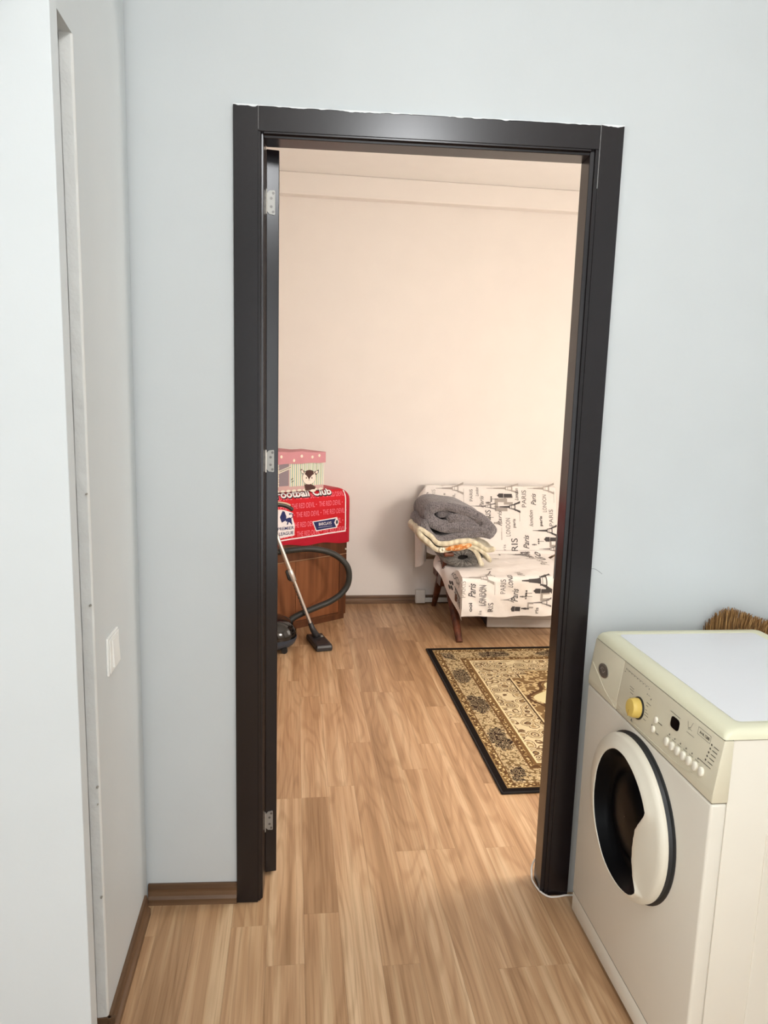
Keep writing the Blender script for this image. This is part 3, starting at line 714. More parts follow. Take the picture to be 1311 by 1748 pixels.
# ---- printed cover: one sheet over back, seat and front, with side flaps
T1, T2, T3 = .468, 1.086, 1.312
def wr(a, t):
    k = 1.0 if t > T1+.03 else .25
    return k*(.0105*noise.noise((a*7+t*4, t*9-a*5, 1.3)) + .0065*noise.noise((a*17-t*11, t*13, 4.1)) + .009*noise.noise((a*3.1+t*8.5, t*2.0, 9.4)))
def cov(a, t):
    # returns point and normal in room axes
    R = .035
    if t < T1 - .02:
        f = t/T1; p = Vector((a, 2.922 - .128*f, .874 - .452*f)); nrm = Vector((0, -.962, .272))
    elif t < T1 + .03:
        f = (t-T1+.02)/.05; p = Vector((a, 2.7995 - .035*f - .0*f, .4413 - .0235*f)); nrm = Vector((0, -.962+.9*f, .272+.7*f)).normalized()
    elif t < T2 - R:
        f = (t-T1-.03)/(T2-R-T1-.03); p = Vector((a, 2.7645 + (2.195-2.7645)*f, .4178 - .004*f)); nrm = Vector((0, 0, 1))
    elif t < T2 + R*.57:
        q = (t-T2+R)/(R*1.57)*math.pi/2; p = Vector((a, 2.195 - R*math.sin(q), .4138 - R + R*math.cos(q))); nrm = Vector((0, -math.sin(q), math.cos(q)))
    else:
        f = t - T2 - R*.57; p = Vector((a, 2.16 - .012*f + .010*math.sin(a*17)*min(1, f*6), .4138 - R - f)); nrm = Vector((0, -1, 0))
    return p + nrm*(wr(a, t) + .004), nrm
def aL(t):
    if t < T1: return .806
    if t < T1+.10: return .806 + .104*(t-T1)/.10
    return .910
def aR(t): return 1.735 if t < T1 else (1.735 - .105*min(1, (t-T1)/.1))
cv = MB(Fw)
NT, NA = 120, 64
def hem(a): return T3 - .006*math.sin(a*9) + .004*math.sin(a*23) - .012*max(0, a-1.0)
def cf(i, j):
    a_lo, a_hi = 0, 1
    t0 = i
    tt = t0*1.0
    tfull = tt*T3
    a = aL(tfull) + (aR(tfull)-aL(tfull))*j
    t = tt*hem(a)
    a = aL(t) + (aR(t)-aL(t))*j
    return tuple(cov(a, t)[0])
cv.grid(cf, NT, NA)
# left seat side: triangular flap hanging to a tip at the front corner
LOW = [(.914, 2.160, .146), (.893, 2.235, .200), (.868, 2.35, .272), (.836, 2.45, .345), (.812, 2.52, .392), (.82, 2.62, .41)]
def fl(i, j):
    k = min(int(i*5), 4); f = i*5-k; lo = Vector(LOW[k]).lerp(Vector(LOW[k+1]), f)
    b = 2.162 + (2.62-2.162)*i
    t = T2 - .035 - (b-2.195)/(2.7645-2.195)*(T2-.035-T1-.03) if b > 2.195 else T2 - .035 + .055*(2.195-b)/.033
    top = cov(.910, t)[0]
    p = top.lerp(lo, j); bow = math.sin(j*math.pi)*min(1, i*3)
    return (p.x - .020*bow*(1-.5*i) - .006*math.sin(i*13+j*3)*j, p.y, p.z + .030*bow*i + .012*bow)
cv.grid(fl, 26, 14)
# left back side: flap round the backrest end
def fb_(i, j):
    t = .44*i; p = cov(.806, t)[0]; p.z -= .075*max(0, (i-.72)/.28)
    w_ = .072*min(1, .35 + i*3)
    return (p.x - w_*j, p.y - .05*math.sin(j*2.4)*(.4+i) + .06*j, p.z - .055*j + .008*math.sin(i*9)*j)
cv.grid(fb_, 20, 6)
# top roll over the backrest and right back flap
cv.grid(lambda i, j: tuple(cov(.806 + .929*i, 0)[0] + Vector((0, .10*j, -.008*j*j))), 40, 4)
M_COV = plain('printed cotton cover', '#efe9e4', .9, noise_bump=.25, nscale=500, ndist=.0008, var=.015, spec=.15, sheen=.1)
cover = cv.build('sofa_cover', M_COV, origin=Fw(1.27, 2.5, .2), smooth=True)
tag(cover, 'white cloth cover with grey city lettering and tower prints draped over the sofa', 'sofa cover')
# print on the cover: reads upwards, towers point to the left
def cpt(a, t, lift):
    p, nrm = cov(a, t); q = p + nrm*lift; return Fw(*q)
class CPrint(Print):
    def raw(s, vs, fs):
        # fine enough to follow the folds
        bm = bmesh.new(); bv = [bm.verts.new((u, v, 0)) for u, v in vs]
        for f in fs:
            try: bm.faces.new([bv[i] for i in f])
            except ValueError: pass
        bmesh.ops.triangulate(bm, faces=bm.faces)
        for _ in range(4):
            le = [e for e in bm.edges if e.calc_length() > .02]
            if not le: break
            bmesh.ops.subdivide_edges(bm, edges=le, cuts=1); bmesh.ops.triangulate(bm, faces=[f for f in bm.faces if len(f.verts) > 3])
        bm.verts.index_update()
        k = len(s.v); s.v += [s.fn(v.co.x, v.co.y, s.lift) for v in bm.verts]; s.f += [[v.index+k for v in f.verts] for f in bm.faces]; bm.free()
def word(P_, st, a, t, ln, ht, shear=0, bold=0):     # a = baseline, t = lower end of the word; runs upwards
    vs, fs = text_shape(st, shear, bold)
    x0 = min(p[0] for p in vs); x1 = max(p[0] for p in vs); kx = ln/(x1-x0); ky = ht/.73
    P_.raw([(a + (-(p[1]*ky)), t - (p[0]-x0)*kx) for p in vs], fs)
def tower(P_, a, t, ln, wd):     # tip at (a, t), pointing left, base to the right
    h = wd/2
    def q(x0, w0, x1, w1): P_.poly([(a+x0*ln, t-w0*h), (a+x1*ln, t-w1*h), (a+x1*ln, t+w1*h), (a+x0*ln, t+w0*h)])
    q(0, .03, .22, .06); q(.22, .09, .5, .15); q(.5, .15, .60, .20); q(.59, .34, .615, .34)
    for s_ in (-1, 1):
        P_.poly([(a+.615*ln, t+s_*.20*h), (a+.615*ln, t+s_*.30*h), (a+.78*ln, t+s_*.50*h), (a+.78*ln, t+s_*.26*h)])
        P_.poly([(a+.81*ln, t+s_*.34*h), (a+.81*ln, t+s_*.60*h), (a+.92*ln, t+s_*.82*h), (a+1.0*ln, t+s_*1.0*h), (a+1.0*ln, t+s_*.62*h), (a+.90*ln, t+s_*.48*h)])
    q(.78, .62, .815, .64); q(.66, .28, .675, .3)
def benclock(P_, a, t, ln, wd):
    P_.poly([(a, t), (a+.12*ln, t-wd*.4), (a+.12*ln, t+wd*.4)]); P_.poly([(a+.12*ln, t-wd*.5), (a+.42*ln, t-wd*.5), (a+.42*ln, t+wd*.5), (a+.12*ln, t+wd*.5)])
    P_.poly([(a+.45*ln, t-wd*.42), (a+ln, t-wd*.42), (a+ln, t+wd*.42), (a+.45*ln, t+wd*.42)])
def guard(P_, a, t, ln):
    P_.disc(a+.1*ln, t, .1*ln, .12*ln, 8); P_.poly([(a+.2*ln, t-.1*ln), (a+.6*ln, t-.16*ln), (a+.6*ln, t+.16*ln), (a+.2*ln, t+.1*ln)])
    P_.poly([(a+.6*ln, t-.12*ln), (a+ln, t-.1*ln), (a+ln, t-.02*ln), (a+.6*ln, t)]); P_.poly([(a+.6*ln, t+.02*ln), (a+ln, t+.02*ln), (a+ln, t+.1*ln), (a+.6*ln, t+.12*ln)])
def lamps(P_, a, t, ln):
    P_.line([(a, t), (a+ln, t)], .003)
    for k in (-1, 0, 1): P_.disc(a+.04*ln, t+k*.014, .006, .005, 8)
    P_.line([(a+.1*ln, t-.016), (a+.1*ln, t+.016)], .003)
def arch(P_, a, t, s_):
    for (x0, x1, y0, y1) in ((0, .25, -.5, .5), (.25, 1, -.5, -.22), (.25, 1, .22, .5)):
        P_.poly([(a+x0*s_, t+y0*s_), (a+x1*s_, t+y0*s_), (a+x1*s_, t+y1*s_), (a+x0*s_, t+y1*s_)])
PRN = [('PARIS|n', 1.519, 0.145, 0.119, 0.034, 1), ('Paris|i', 1.589, 0.13, 0.082, 0.036, 2), ('LONDON|n', 1.666, 0.178, 0.122, 0.03, 1), ('london|i', 1.564, 0.28, 0.115, 0.028, 1),
    ('paris|b', 1.63, 0.277, 0.07, 0.02, 2), ('PARIS|n', 1.71, 0.276, 0.116, 0.03, 1), ('LONDON|n', 1.4, 0.348, 0.126, 0.034, 1), ('paris|b', 1.437, 0.289, 0.062, 0.02, 1),
    ('RIS|n', 1.449, 0.451, 0.089, 0.048, 2), ('Paris|i', 1.53, 0.434, 0.095, 0.042, 2), ('Paris|i', 1.339, 0.278, 0.112, 0.03, 1), ('ARIS|n', 1.262, 0.262, 0.095, 0.04, 2),
    ('Paris|i', 1.213, 0.151, 0.084, 0.03, 1), ('PARIS|n', 1.137, 0.106, 0.083, 0.024, 1), ('London|i', 1.178, 0.071, 0.061, 0.022, 1), ('OIL|n', 1.013, 0.109, 0.054, 0.02, 1),
    ('ris|n', 0.943, 0.095, 0.043, 0.018, 1), ('ARIS|n', 0.873, 0.096, 0.069, 0.026, 0), ('om|b', 0.825, 0.092, 0.043, 0.018, 2), ('London|i', 1.462, 0.098, 0.085, 0.026, 2),
    ('ris|n', 1.363, 0.445, 0.039, 0.022, 1), ('T', 1.236, 0.014, 0.228, 0.075, 0), ('T', 1.529, 0.012, 0.196, 0.085, 0), ('T', 1.285, 0.144, 0.19, 0.085, 2),
    ('T', 1.56, 0.308, 0.175, 0.085, 2), ('T', 1.602, 0.436, 0.134, 0.06, 1), ('B', 1.31, 0.065, 0.107, 0.03, 2), ('B', 1.639, 0.369, 0.099, 0.032, 2),
    ('G', 1.228, 0.114, 0.037, 0, 1), ('L', 1.266, 0.09, 0.049, 0, 2), ('G', 1.551, 0.406, 0.035, 0, 1), ('L', 1.598, 0.383, 0.041, 0, 2),
    ('A', 1.358, 0.096, 0.064, 0, 0), ('A', 1.679, 0.394, 0.058, 0, 0), ('T', 0.878, 0.018, 0.194, 0.09, 0), ('A', 1.293, 0.13, 0.089, 0, 0),
    ('T', 1.114, 0.14, 0.187, 0.05, 1), ('G', 1.23, 0.122, 0.036, 0, 0), ('L', 1.255, 0.218, 0.027, 0, 1), ('G', 1.281, 0.257, 0.062, 0, 0),
    ('T', 1.361, 0.518, 0.161, 0.1, 1), ('A', 1.462, 0.493, 0.057, 0, 1), ('B', 1.406, 0.506, 0.063, 0.02, 0), ('G', 1.227, 0.614, 0.044, 0, 0),
    ('L', 1.296, 0.536, 0.036, 0, 1), ('T', 1.329, 0.614, 0.163, 0.05, 0), ('paris|n', 1.529, 0.626, 0.17, 0.05, 0), ('Go|i', 1.593, 0.65, 0.188, 0.05, 1),
    ('Paris|i', 1.551, 0.807, 0.157, 0.05, 0), ('T', 1.054, 1.007, 0.061, 0.12, 1), ('G', 1.101, 0.919, 0.034, 0, 0), ('A', 1.088, 1.039, 0.022, 0, 1),
    ('Paris|i', 1.299, 1.065, 0.113, 0.04, 0), ('T', 1.273, 1.092, 0.195, 0.16, 2), ('PARIS|n', 1.175, 1.169, 0.085, 0.034, 1), ('LONDS|i', 1.218, 1.13, 0.089, 0.03, 2),
    ('Paris|i', 1.256, 1.22, 0.083, 0.042, 2), ('LONDON|n', 1.057, 1.241, 0.125, 0.034, 1), ('RIS|n', 1.104, 1.276, 0.05, 0.034, 1), ('ris|b', 1.384, 1.292, 0.038, 0.022, 1),
    ('T', 1.147, 1.207, 0.086, 0.04, 1), ('B', 1.348, 1.152, 0.106, 0.03, 2), ('G', 1.267, 1.188, 0.035, 0, 1), ('L', 1.303, 1.165, 0.038, 0, 2),
    ('T', 1.319, 1.224, 0.148, 0.062, 1), ('B', 1.218, 1.268, 0.058, 0.034, 2), ('G', 1.281, 1.263, 0.046, 0, 2), ('A', 1.395, 1.186, 0.058, 0, 0),
    ('L', 1.302, 1.185, 0.04, 0, 1), ('A', 1.315, 1.241, 0.036, 0, 0), ('Paris|i', 0.991, 1.191, 0.085, 0.046, 2), ('LONDON|n', 1.051, 1.239, 0.124, 0.04, 1),
    ('ooi|b', 0.972, 1.277, 0.054, 0.022, 2), ('PARIS|n', 0.93, 1.191, 0.1, 0.03, 0), ('RIS|n', 1.104, 1.282, 0.059, 0.036, 1), ('is|n', 1.031, 1.293, 0.023, 0.02, 1),
    ('T', 0.909, 1.066, 0.196, 0.1, 0), ('H', 1.288, 0.446, 0.43, 0.002, 0), ('V', 1.469, 0.171, 0.073, 0.002, 0), ('V', 1.335, 0.317, 0.058, 0.002, 0),
    ('V', 1.722, 0.027, 0.085, 0.002, 0), ('V', 1.109, 1.099, 0.075, 0.002, 0), ('V', 1.073, 0.019, 0.096, 0.002, 0), ('V', 1.338, 0.287, 0.087, 0.002, 0)]
INK = [plain('pale print', '#aaa29b', .9), plain('grey print', '#77716f', .9), plain('dark grey print', '#4b4747', .9)]
for kind, a, t, ln, wd, shade in PRN:
    P_ = CPrint(cpt, (.0016, .0019, .0022)[shade]); nm = 'printed_motif'
    if kind == 'T': tower(P_, a, t, ln, wd); nm = 'printed_tower'
    elif kind == 'B': benclock(P_, a, t, ln, wd); nm = 'printed_clock_tower'
    elif kind == 'G': guard(P_, a, t, ln); nm = 'printed_figure'
    elif kind == 'L': lamps(P_, a, t, ln); nm = 'printed_street_lamp'
    elif kind == 'A': arch(P_, a, t, ln); nm = 'printed_arch'
    elif kind == 'H': P_.line([(a, t), (a+ln, t)], wd); nm = 'printed_line'
    elif kind == 'V': P_.line([(a, t), (a, t+ln)], wd); nm = 'printed_line'
    else:
        st, sty = kind.split('|'); word(P_, st, a, t, ln, wd, shear=.35 if sty == 'i' else 0, bold=.025 if sty == 'b' else (.008 if sty == 'i' else 0)); nm = 'printed_word'
    P_.build(nm, INK[shade], cover)
# lettering on the hanging side flap
def fpt(i, j, lift):
    p = Vector(fl(i, j)); return Fw(p.x - lift, p.y, p.z)
fp = Print(fpt, .002)
vs, f_ = text_shape('KOCH'); x1 = max(p[0] for p in vs); fp.raw([(.40 - p[0]/x1*.30, .34 - p[1]*.25) for p in vs], f_)
vs, f_ = text_shape('paris', .3); x1 = max(p[0] for p in vs); fp.raw([(.80 - p[0]/x1*.22, .62 - p[1]*.32) for p in vs], f_)
for k in range(5): fp.rect(.05+.04*k, .065+.04*k, .50, .80)
fp.rect(.04, .24, .49, .52); fp.rect(.04, .24, .64, .66)
for k in range(4): fp.disc(.30+.05*(k % 2), .52+.07*k, .03, .05, 8)
fp.build('flap_print', plain('dark grey print', '#4b4747', .9), cover, 'dark lettering on the hanging corner', True)

# ---- drawer under the sofa
du = thing('underbed_box', 'white flat storage drawer standing on the floor under the sofa', 'storage box', Fw(1.45, 2.62, 0))
M_DRW = plain('white chipboard', '#cfc9c2', .5)
def Uw(u, v, z): return Fw(1.161 + u*.998 + v*.067, 2.463 - u*.067 + v*.998, z)
MB(Uw).box(0, .60, 0, .016, .006, .162, .0015).build('front', M_DRW, du)
MB(Uw).box(.0, .016, .017, .40, .006, .158, .001).build('side', plain('dark edge board', '#3b2f2a', .7), du)
MB(Uw).box(.584, .60, .017, .40, .006, .158, .001).build('side', M_DRW, du)
MB(Uw).box(.017, .583, .018, .40, .006, .016).build('bottom', M_DRW, du)
MB(Uw).box(.0, .60, .401, .415, .006, .158, .001).build('back', M_DRW, du)
MB(Uw).box(.002, .598, -.0008, .0005, .062, .0632).build('front_seam', plain('seam grey', '#8f8983', .7), du)

# ================================================================== BLANKETS on the sofa arm
def ribbon(path, th, b0, b1, fn=Fw, nb=14, wob=.008, seed=0, n=6, taper=0.04):
    pts = [Vector((p[0], p[1], 0)) for p in [(q[0], q[1], 0) for q in spline([(a, z, 0) for a, z in path], n)]]
    m = len(pts); ths = th if callable(th) else (lambda s: th)
    L_, R_ = [], []
    for i in range(m):
        t = (pts[min(i+1, m-1)]-pts[max(i-1, 0)]).normalized(); nx = Vector((-t.y, t.x, 0)); h_ = ths(i/(m-1))/2
        L_.append(pts[i]+nx*h_); R_.append(pts[i]-nx*h_)
    tip = lambda i, s_: pts[i] + (pts[i]-pts[1 if i == 0 else m-2]).normalized()*ths(0 if i == 0 else 1)*.42
    loop = L_ + [tip(m-1, 1)] + R_[::-1] + [tip(0, 0)]
    k = len(loop); cen = sum(loop, Vector())/k
    out = MB(fn); vs = []
    for j in range(nb+1):
        f = j/nb; b = b0+(b1-b0)*f
        e = min(f, 1-f); sc_ = 1 - taper*max(0, 1-e*9)**2
        for i, p in enumerate(loop):
            w_ = wob*noise.noise((p.x*12+seed, p.y*12, b*9)) ; w2 = wob*.7*noise.noise((p.x*9-seed, p.y*14+3, b*13))
            q = cen + (p-cen)*sc_
            vs.append((q.x + w_, b + (.012*noise.noise((p.x*14, p.y*14, seed+5)) if j in (0, nb) else 0), q.y + w2))
    fs = [[j*k+i, j*k+(i+1) % k, (j+1)*k+(i+1) % k, (j+1)*k+i] for j in range(nb) for i in range(k)]
    # end faces as strips between the two sides of the ribbon
    for j, rev in ((0, 0), (nb, 1)):
        o = j*k
        for i in range(m-1):
            a_, b_i, c_, d_ = o+i, o+i+1, o+(k-2-i-1), o+(k-2-i)
            fs.append([a_, b_i, c_, d_])
        fs.append([o+m-1, o+m, o+m+1]); fs.append([o+0, o+k-2, o+k-1])
    out.add(vs, fs); return out
M_GREY = knit('grey plush knit', '#4a474a', '#8a8588', 620, 'X', .9, .006, .14)
M_GREY2 = knit('grey cable knit', '#4a4742', '#8d8983', 260, 'Z', .8, .003, .12)
M_CREAM = knit('cream plush', '#cfc4a6', '#ebe3cb', 160, 'X', .35, .003)
M_ORNG = knit('orange print cloth', '#c06a2c', '#e39a58', 120, 'X', .4, .003, blotch='#e8c79a')
# bolster with a pleated end
rl = thing('knitted_bolster', 'dark grey knitted bolster with a pleated round end, lowest in the pile on the sofa', 'bolster', Fw(.985, 2.5, .42))
bl = MB(Fw); nr = 120; vs = []
prof_b = [(.0, 2.405, 0), (.26, 2.405, 0), (.27, 2.372, 1), (.34, 2.360, 1), (.55, 2.352, 1), (.8, 2.362, 1), (.95, 2.385, .7), (1.0, 2.42, .3), (1.0, 2.62, .15), (.94, 2.68, .3), (.5, 2.70, .2), (.05, 2.70, 0)]
for r, b, pl in prof_b:
    for k in range(nr):
        q = 2*math.pi*k/nr; pleat = 1 + .05*pl*math.cos(20*q); rr = max(r, .001)
        x = .958 + .135*rr*math.cos(q)*pleat; z = .490 + .066*rr*math.sin(q)*pleat
        vs.append((x, b + .009*pl*math.cos(20*q), max(z, .428)))
mm = len(prof_b)
fs = [[i*nr+k, i*nr+(k+1) % nr, (i+1)*nr+(k+1) % nr, (i+1)*nr+k] for i in range(mm-1) for k in range(nr)] + [list(range(nr)), list(range((mm-1)*nr, mm*nr))]
bl.add(vs, fs).build('body', M_GREY2, rl, True)
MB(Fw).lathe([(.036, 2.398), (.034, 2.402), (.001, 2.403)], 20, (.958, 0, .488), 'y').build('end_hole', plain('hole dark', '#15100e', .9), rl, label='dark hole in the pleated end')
# cream blanket, folded, drooping on the right
crm = ribbon([(1.085, .448), (1.06, .490), (1.02, .545), (.97, .570), (.90, .562), (.83, .546), (.775, .546), (.71, .600), (.665, .655), (.685, .668), (.735, .625), (.785, .584), (.86, .586), (.93, .600), (1.0, .598), (1.06, .570), (1.11, .540), (1.15, .545)], .028, 2.345, 2.70, wob=.015, seed=3)
cro = crm.build('folded_blanket', M_CREAM, smooth=True); tag(cro, 'cream folded blanket drooping between the grey blanket and the bolster', 'blanket')
cr2 = ribbon([(1.125, .470), (1.10, .510), (1.05, .545), (.99, .570)], .022, 2.34, 2.60, wob=.008, seed=6)
c2o = cr2.build('second_fold', M_CREAM, cro, smooth=True)
fz_ = MB(Fw)
for k in range(6): q = k/6*2*math.pi; fz_.lathe([(.009, 2.337), (.007, 2.332), (.001, 2.331)], 8, (.815+.013*math.cos(q), 0, .545+.011*math.sin(q)), 'y')
fz_.build('flower', plain('flower cream', '#f1ead6', .9), cro, True, label='small white flower on the fold')
orc = ribbon([(.835, .548), (.88, .556), (.93, .566), (.975, .574), (1.0, .578)], lambda s: .014+.020*math.sin(s*math.pi), 2.335, 2.60, wob=.016, seed=8)
oro = orc.build('orange_cloth', M_ORNG, smooth=True); tag(oro, 'orange patterned cloth tucked in the fold of the cream blanket', 'cloth')
# grey plush blanket: lower fold and a thick rolled upper fold
gr0 = ribbon([(1.135, .625), (1.06, .640), (.97, .632), (.88, .618), (.80, .602), (.745, .632), (.700, .680), (.715, .712), (.77, .690), (.84, .668), (.93, .672), (1.03, .672), (1.11, .652)], .046, 2.37, 2.74, wob=.012, seed=2, nb=18)
gro = gr0.build('plush_blanket', M_GREY, smooth=True); tag(gro, 'thick grey ribbed plush blanket folded on top of the pile on the sofa', 'blanket')
gr1 = ribbon([(.86, .735), (.93, .735), (1.01, .715), (1.08, .680), (1.135, .645), (1.138, .660), (1.09, .715), (1.02, .760), (.93, .795), (.83, .812), (.76, .808), (.725, .780), (.735, .735), (.79, .700), (.87, .690), (.96, .690), (1.05, .672)], .060, 2.375, 2.74, wob=.013, seed=1, nb=18)
gr1.build('upper_fold', M_GREY, gro, smooth=True, label='thick upper fold')
gr2 = ribbon([(.80, .758), (.88, .766), (.96, .752), (1.04, .715)], .045, 2.40, 2.70, wob=.010, seed=4)
gr2.build('inner_fold', M_GREY, gro, smooth=True)

# ================================================================== CABLE BOX at the skirting
jb = thing('cable_box', 'small white plastic cable box on the far skirting, left of the sofa leg', 'cable box', Fw(.82, BB-.01, 0))
MB(Fw).box(.783, .853, BB-.040, BB-.0005, .008, .104, .004).build('cover', M_WHITE, jb)
MB(Fw).box(.785, .851, BB-.046, BB-.040, .012, .062, .003).build('lid', M_WHITE, jb)
MB(Fw).box(.8535, 1.60, BB-.030, BB-.0165, .012, .045, .003).build('trunking', M_WHITE, jb, label='white cable trunking')

# ================================================================== CABINET in the corner
M_CAB = wood('cabinet veneer', '#673b22', '#875333', '#9a6440', 'Z', .5, .38)
M_CABD = wood('cabinet veneer dark', '#4a2a18', '#633a22', '#744a2e', 'Z', .5, .4)
cb = thing('cabinet', 'brown veneered cabinet standing angled in the far left corner', 'cabinet', Cw(-.36, -.20, 0))
MB(Cw).box(-.72, 0, -.40, -.019, .035, .818, .002).build('body', M_CABD, cb)
MB(Cw).box(-.70, -.005, -.38, -.012, 0, .0345, .001).build('plinth', M_CABD, cb)
MB(Cw).box(-.72, 0, -.0185, 0, .446, .818, .0015).build('drawer_front', M_CABD, cb)
cd = MB(Cw).box(-.72, -.0, -.0185, -.006, .036, .443, .001).build('door', M_CABD, cb)
# framed door: stiles, rails and an inset panel
MB(Cw).box(-.056, -.0005, -.006, .0, .0365, .4425, .001).build('stile', M_CABD, cd)
MB(Cw).box(-.7195, -.665, -.006, .0, .0365, .4425, .001).build('stile', M_CABD, cd)
MB(Cw).box(-.664, -.057, -.006, .0, .0365, .050, .001).build('rail', M_CABD, cd)
MB(Cw).box(-.398, -.060, -.006, -.0025, .054, .438, .001).build('door_panel', M_CAB, cd)
MB(Cw).box(-.662, -.400, -.006, -.0035, .054, .438, .001).build('door_panel', M_CAB, cd)
MB(Cw).lathe([(.005, .0), (.007, .004), (.006, .009), (.001, .011)], 12, (-.011, 0, .476), 'y').build('peg', plain('peg white', '#d8d2c6', .4), cb)
MB(Cw).box(-.72, -.004, .0002, .0016, .4425, .4462, .0003).build('edge_strip', plain('pale edging', '#b08a68', .5), cb)

# ================================================================== RED CLOTH over the cabinet
M_RED = plain('red printed fleece', '#b81a30', .75, noise_bump=.3, nscale=60, ndist=.004, var=.05, spec=.2, sheen=.1)
M_RED2 = plain('bright red field', '#d0252f', .75, noise_bump=.2, nscale=60, ndist=.003, var=.04, spec=.2)
ZT, RR = .878, .072
def foot_ring(ins, z, wavy=0, n=8):
    # rounded rectangle round the cabinet (u right = .024)
    u0, u1, f0, f1 = -.742+ins, .0235-ins, -.415+ins, .020-ins; r = max(.03, .045-ins*.2)
    out = []
    def seg(p, q, k):
        for i in range(k): out.append((p[0]+(q[0]-p[0])*i/k, p[1]+(q[1]-p[1])*i/k))
    def arc(cx, cy, s0):
        for i in range(n): t = math.radians(s0+90*i/n); out.append((cx+r*math.cos(t), cy+r*math.sin(t)))
    seg((u0+r, f1), (u1-r, f1), 40)
    for i in range(n): t = math.radians(90-90*i/n); out.append((u1-r+r*math.cos(t), f1-r+r*math.sin(t)))
    seg((u1, f1-r), (u1, f0+r), 16)
    for i in range(n): t = math.radians(0-90*i/n); out.append((u1-r+r*math.cos(t), f0+r+r*math.sin(t)))
    seg((u1-r, f0), (u0+r, f0), 40)
    for i in range(n): t = math.radians(-90-90*i/n); out.append((u0+r+r*math.cos(t), f0+r+r*math.sin(t)))
    seg((u0, f0+r), (u0, f1-r), 16)
    for i in range(n): t = math.radians(180-90*i/n); out.append((u0+r+r*math.cos(t), f1-r+r*math.sin(t)))
    return out
def cloth_off(u, z):
    # gentle billow of the front; nothing at the hem of the right corner
    f = max(0, min(1, (ZT-RR-z)/.3))
    return .004*f*math.sin(u*19+1.0) + .003*noise.noise((u*14, z*10, 2))
zs = [('h', 0), ('h', .05), ('h', .12), ('h', .25), ('h', .4), ('h', .6), ('h', .8), ('h', 1.0)] + [('r', k/6) for k in range(1, 7)]
rc = MB(Cw); vs = []; ring0 = foot_ring(0, 0); K = len(ring0)
for kind, f in zs:
    if kind == 'h':
        for (u, o) in ring0:
            hz = .523 - .055*u*(1 if u < 0 else 0) + .006*math.sin(u*23) + .004*math.sin(o*40); hz = min(hz, .565)
            z = hz + (ZT-RR-hz)*f
            d_ = cloth_off(u, z) if o > -.03 else .003*math.sin(o*25+z*9)
            nx, ny = (0, 1) if o > .0 else ((1, 0) if u > -.35 else (-1, 0))
            vs.append((u + nx*d_, o + ny*d_, z))
    else:
        q = f*math.pi/2; ins = RR*(1-math.cos(q)); z = ZT - RR + RR*math.sin(q)
        for (u, o), (u_, o_) in zip(foot_ring(ins, 0), ring0):
            d_ = cloth_off(u_, ZT-RR)*(1-f) if o_ > -.03 else 0
            vs.append((u, o + d_, z))
m_ = len(zs)
fs = [[i*K+k, i*K+(k+1) % K, (i+1)*K+(k+1) % K, (i+1)*K+k] for i in range(m_-1) for k in range(K)]
vs.append((-.36, -.2, ZT+.0005)); fs += [[(m_-1)*K+k, (m_-1)*K+(k+1) % K, m_*K] for k in range(K)]
red = rc.add(vs, fs).build('football_cloth', M_RED, origin=Cw(-.36, -.2, .52), smooth=True)
tag(red, 'red football supporter cloth with pink lettering draped over the corner cabinet', 'cloth')
def rpt(u, v, lift):
    # front face of the cloth, bending back over the rounded top edge
    if v <= ZT-RR: o = .020 + cloth_off(u, v) + lift; z = v
    else:
        q = min((v-(ZT-RR))/RR, 1.57); o = .020 - RR*(1-math.cos(q)) + lift*math.cos(q) + cloth_off(u, ZT-RR)*(1-q/1.57); z = ZT - RR + RR*math.sin(q) + lift*math.sin(q)
    return Cw(u, o, z)
class RPrint(CPrint): pass
fld = RPrint(rpt, .0012)
for i in range(14):
    for j in range(8):
        u0, u1 = -.70+.66*i/14, -.70+.66*(i+1)/14; v0, v1 = .596+.29*j/8, .596+.29*(j+1)/8
        fld.poly([(u0, v0 + (-.012*(1-i/14) if j == 0 else 0)), (u1, v0 + (-.012*(1-(i+1)/14) if j == 0 else 0)), (u1, v1), (u0, v1)])
fld.build('red_field', M_RED2, red, 'brighter red printed field')
PINK = plain('pink print', '#f07a8c', .8); WHT = plain('white print', '#f6eff0', .8); NAVY = plain('navy print', '#1b2560', .7); BLKP = plain('black print', '#1a1416', .8)
rows = [(.834, -.415), (.778, -.450), (.723, -.414), (.660, -.440), (.603, -.410)]
for v, u in rows:
    for k in (-1, 0, 1):
        uu = u + .2*k if v != .778 else u + .205*k
        if uu + .178 > -.03: continue
        pk_ = RPrint(rpt, .0022); pk_.text('THE RED DEVIL', uu, v, .172, .033, bold=.006); pk_.rect(uu+.180, uu+.188, v+.013, v+.018)
        pk_.build('slogan_print', PINK, red)
wl_ = RPrint(rpt, .0024)
wl_.rect(-.038, -.030, .599, .872, 1)
for i in range(16):
    u0, u1 = -.70+.67*i/16, -.70+.67*(i+1)/16; y0, y1 = .5815+.0165*i/16, .5815+.0165*(i+1)/16
    wl_.poly([(u0, y0), (u1, y1), (u1, y1+.008), (u0, y0+.008)])
# white backing of the league mark and the sponsor flag
wl_.poly([(-.296, .687), (-.268, .622), (-.104, .628), (-.088, .664), (-.100, .698)])
wl_.poly([(-.60, .600), (-.428, .612), (-.426, .678), (-.448, .690), (-.446, .738), (-.438, .752), (-.462, .762), (-.492, .744), (-.502, .776), (-.60, .79)])
wl_.build('white_print', WHT, red, 'white printed frame and emblem backing', True)
nv = RPrint(rpt, .0034)
nv.poly([(-.288, .6825), (-.264, .629), (-.110, .634), (-.108, .690)])
nv.text('PREMIER', -.432, .6535, .118, .020, bold=.012, anchor='r'); nv.text('LEAGUE', -.436, .6215, .104, .021, bold=.012, anchor='r')
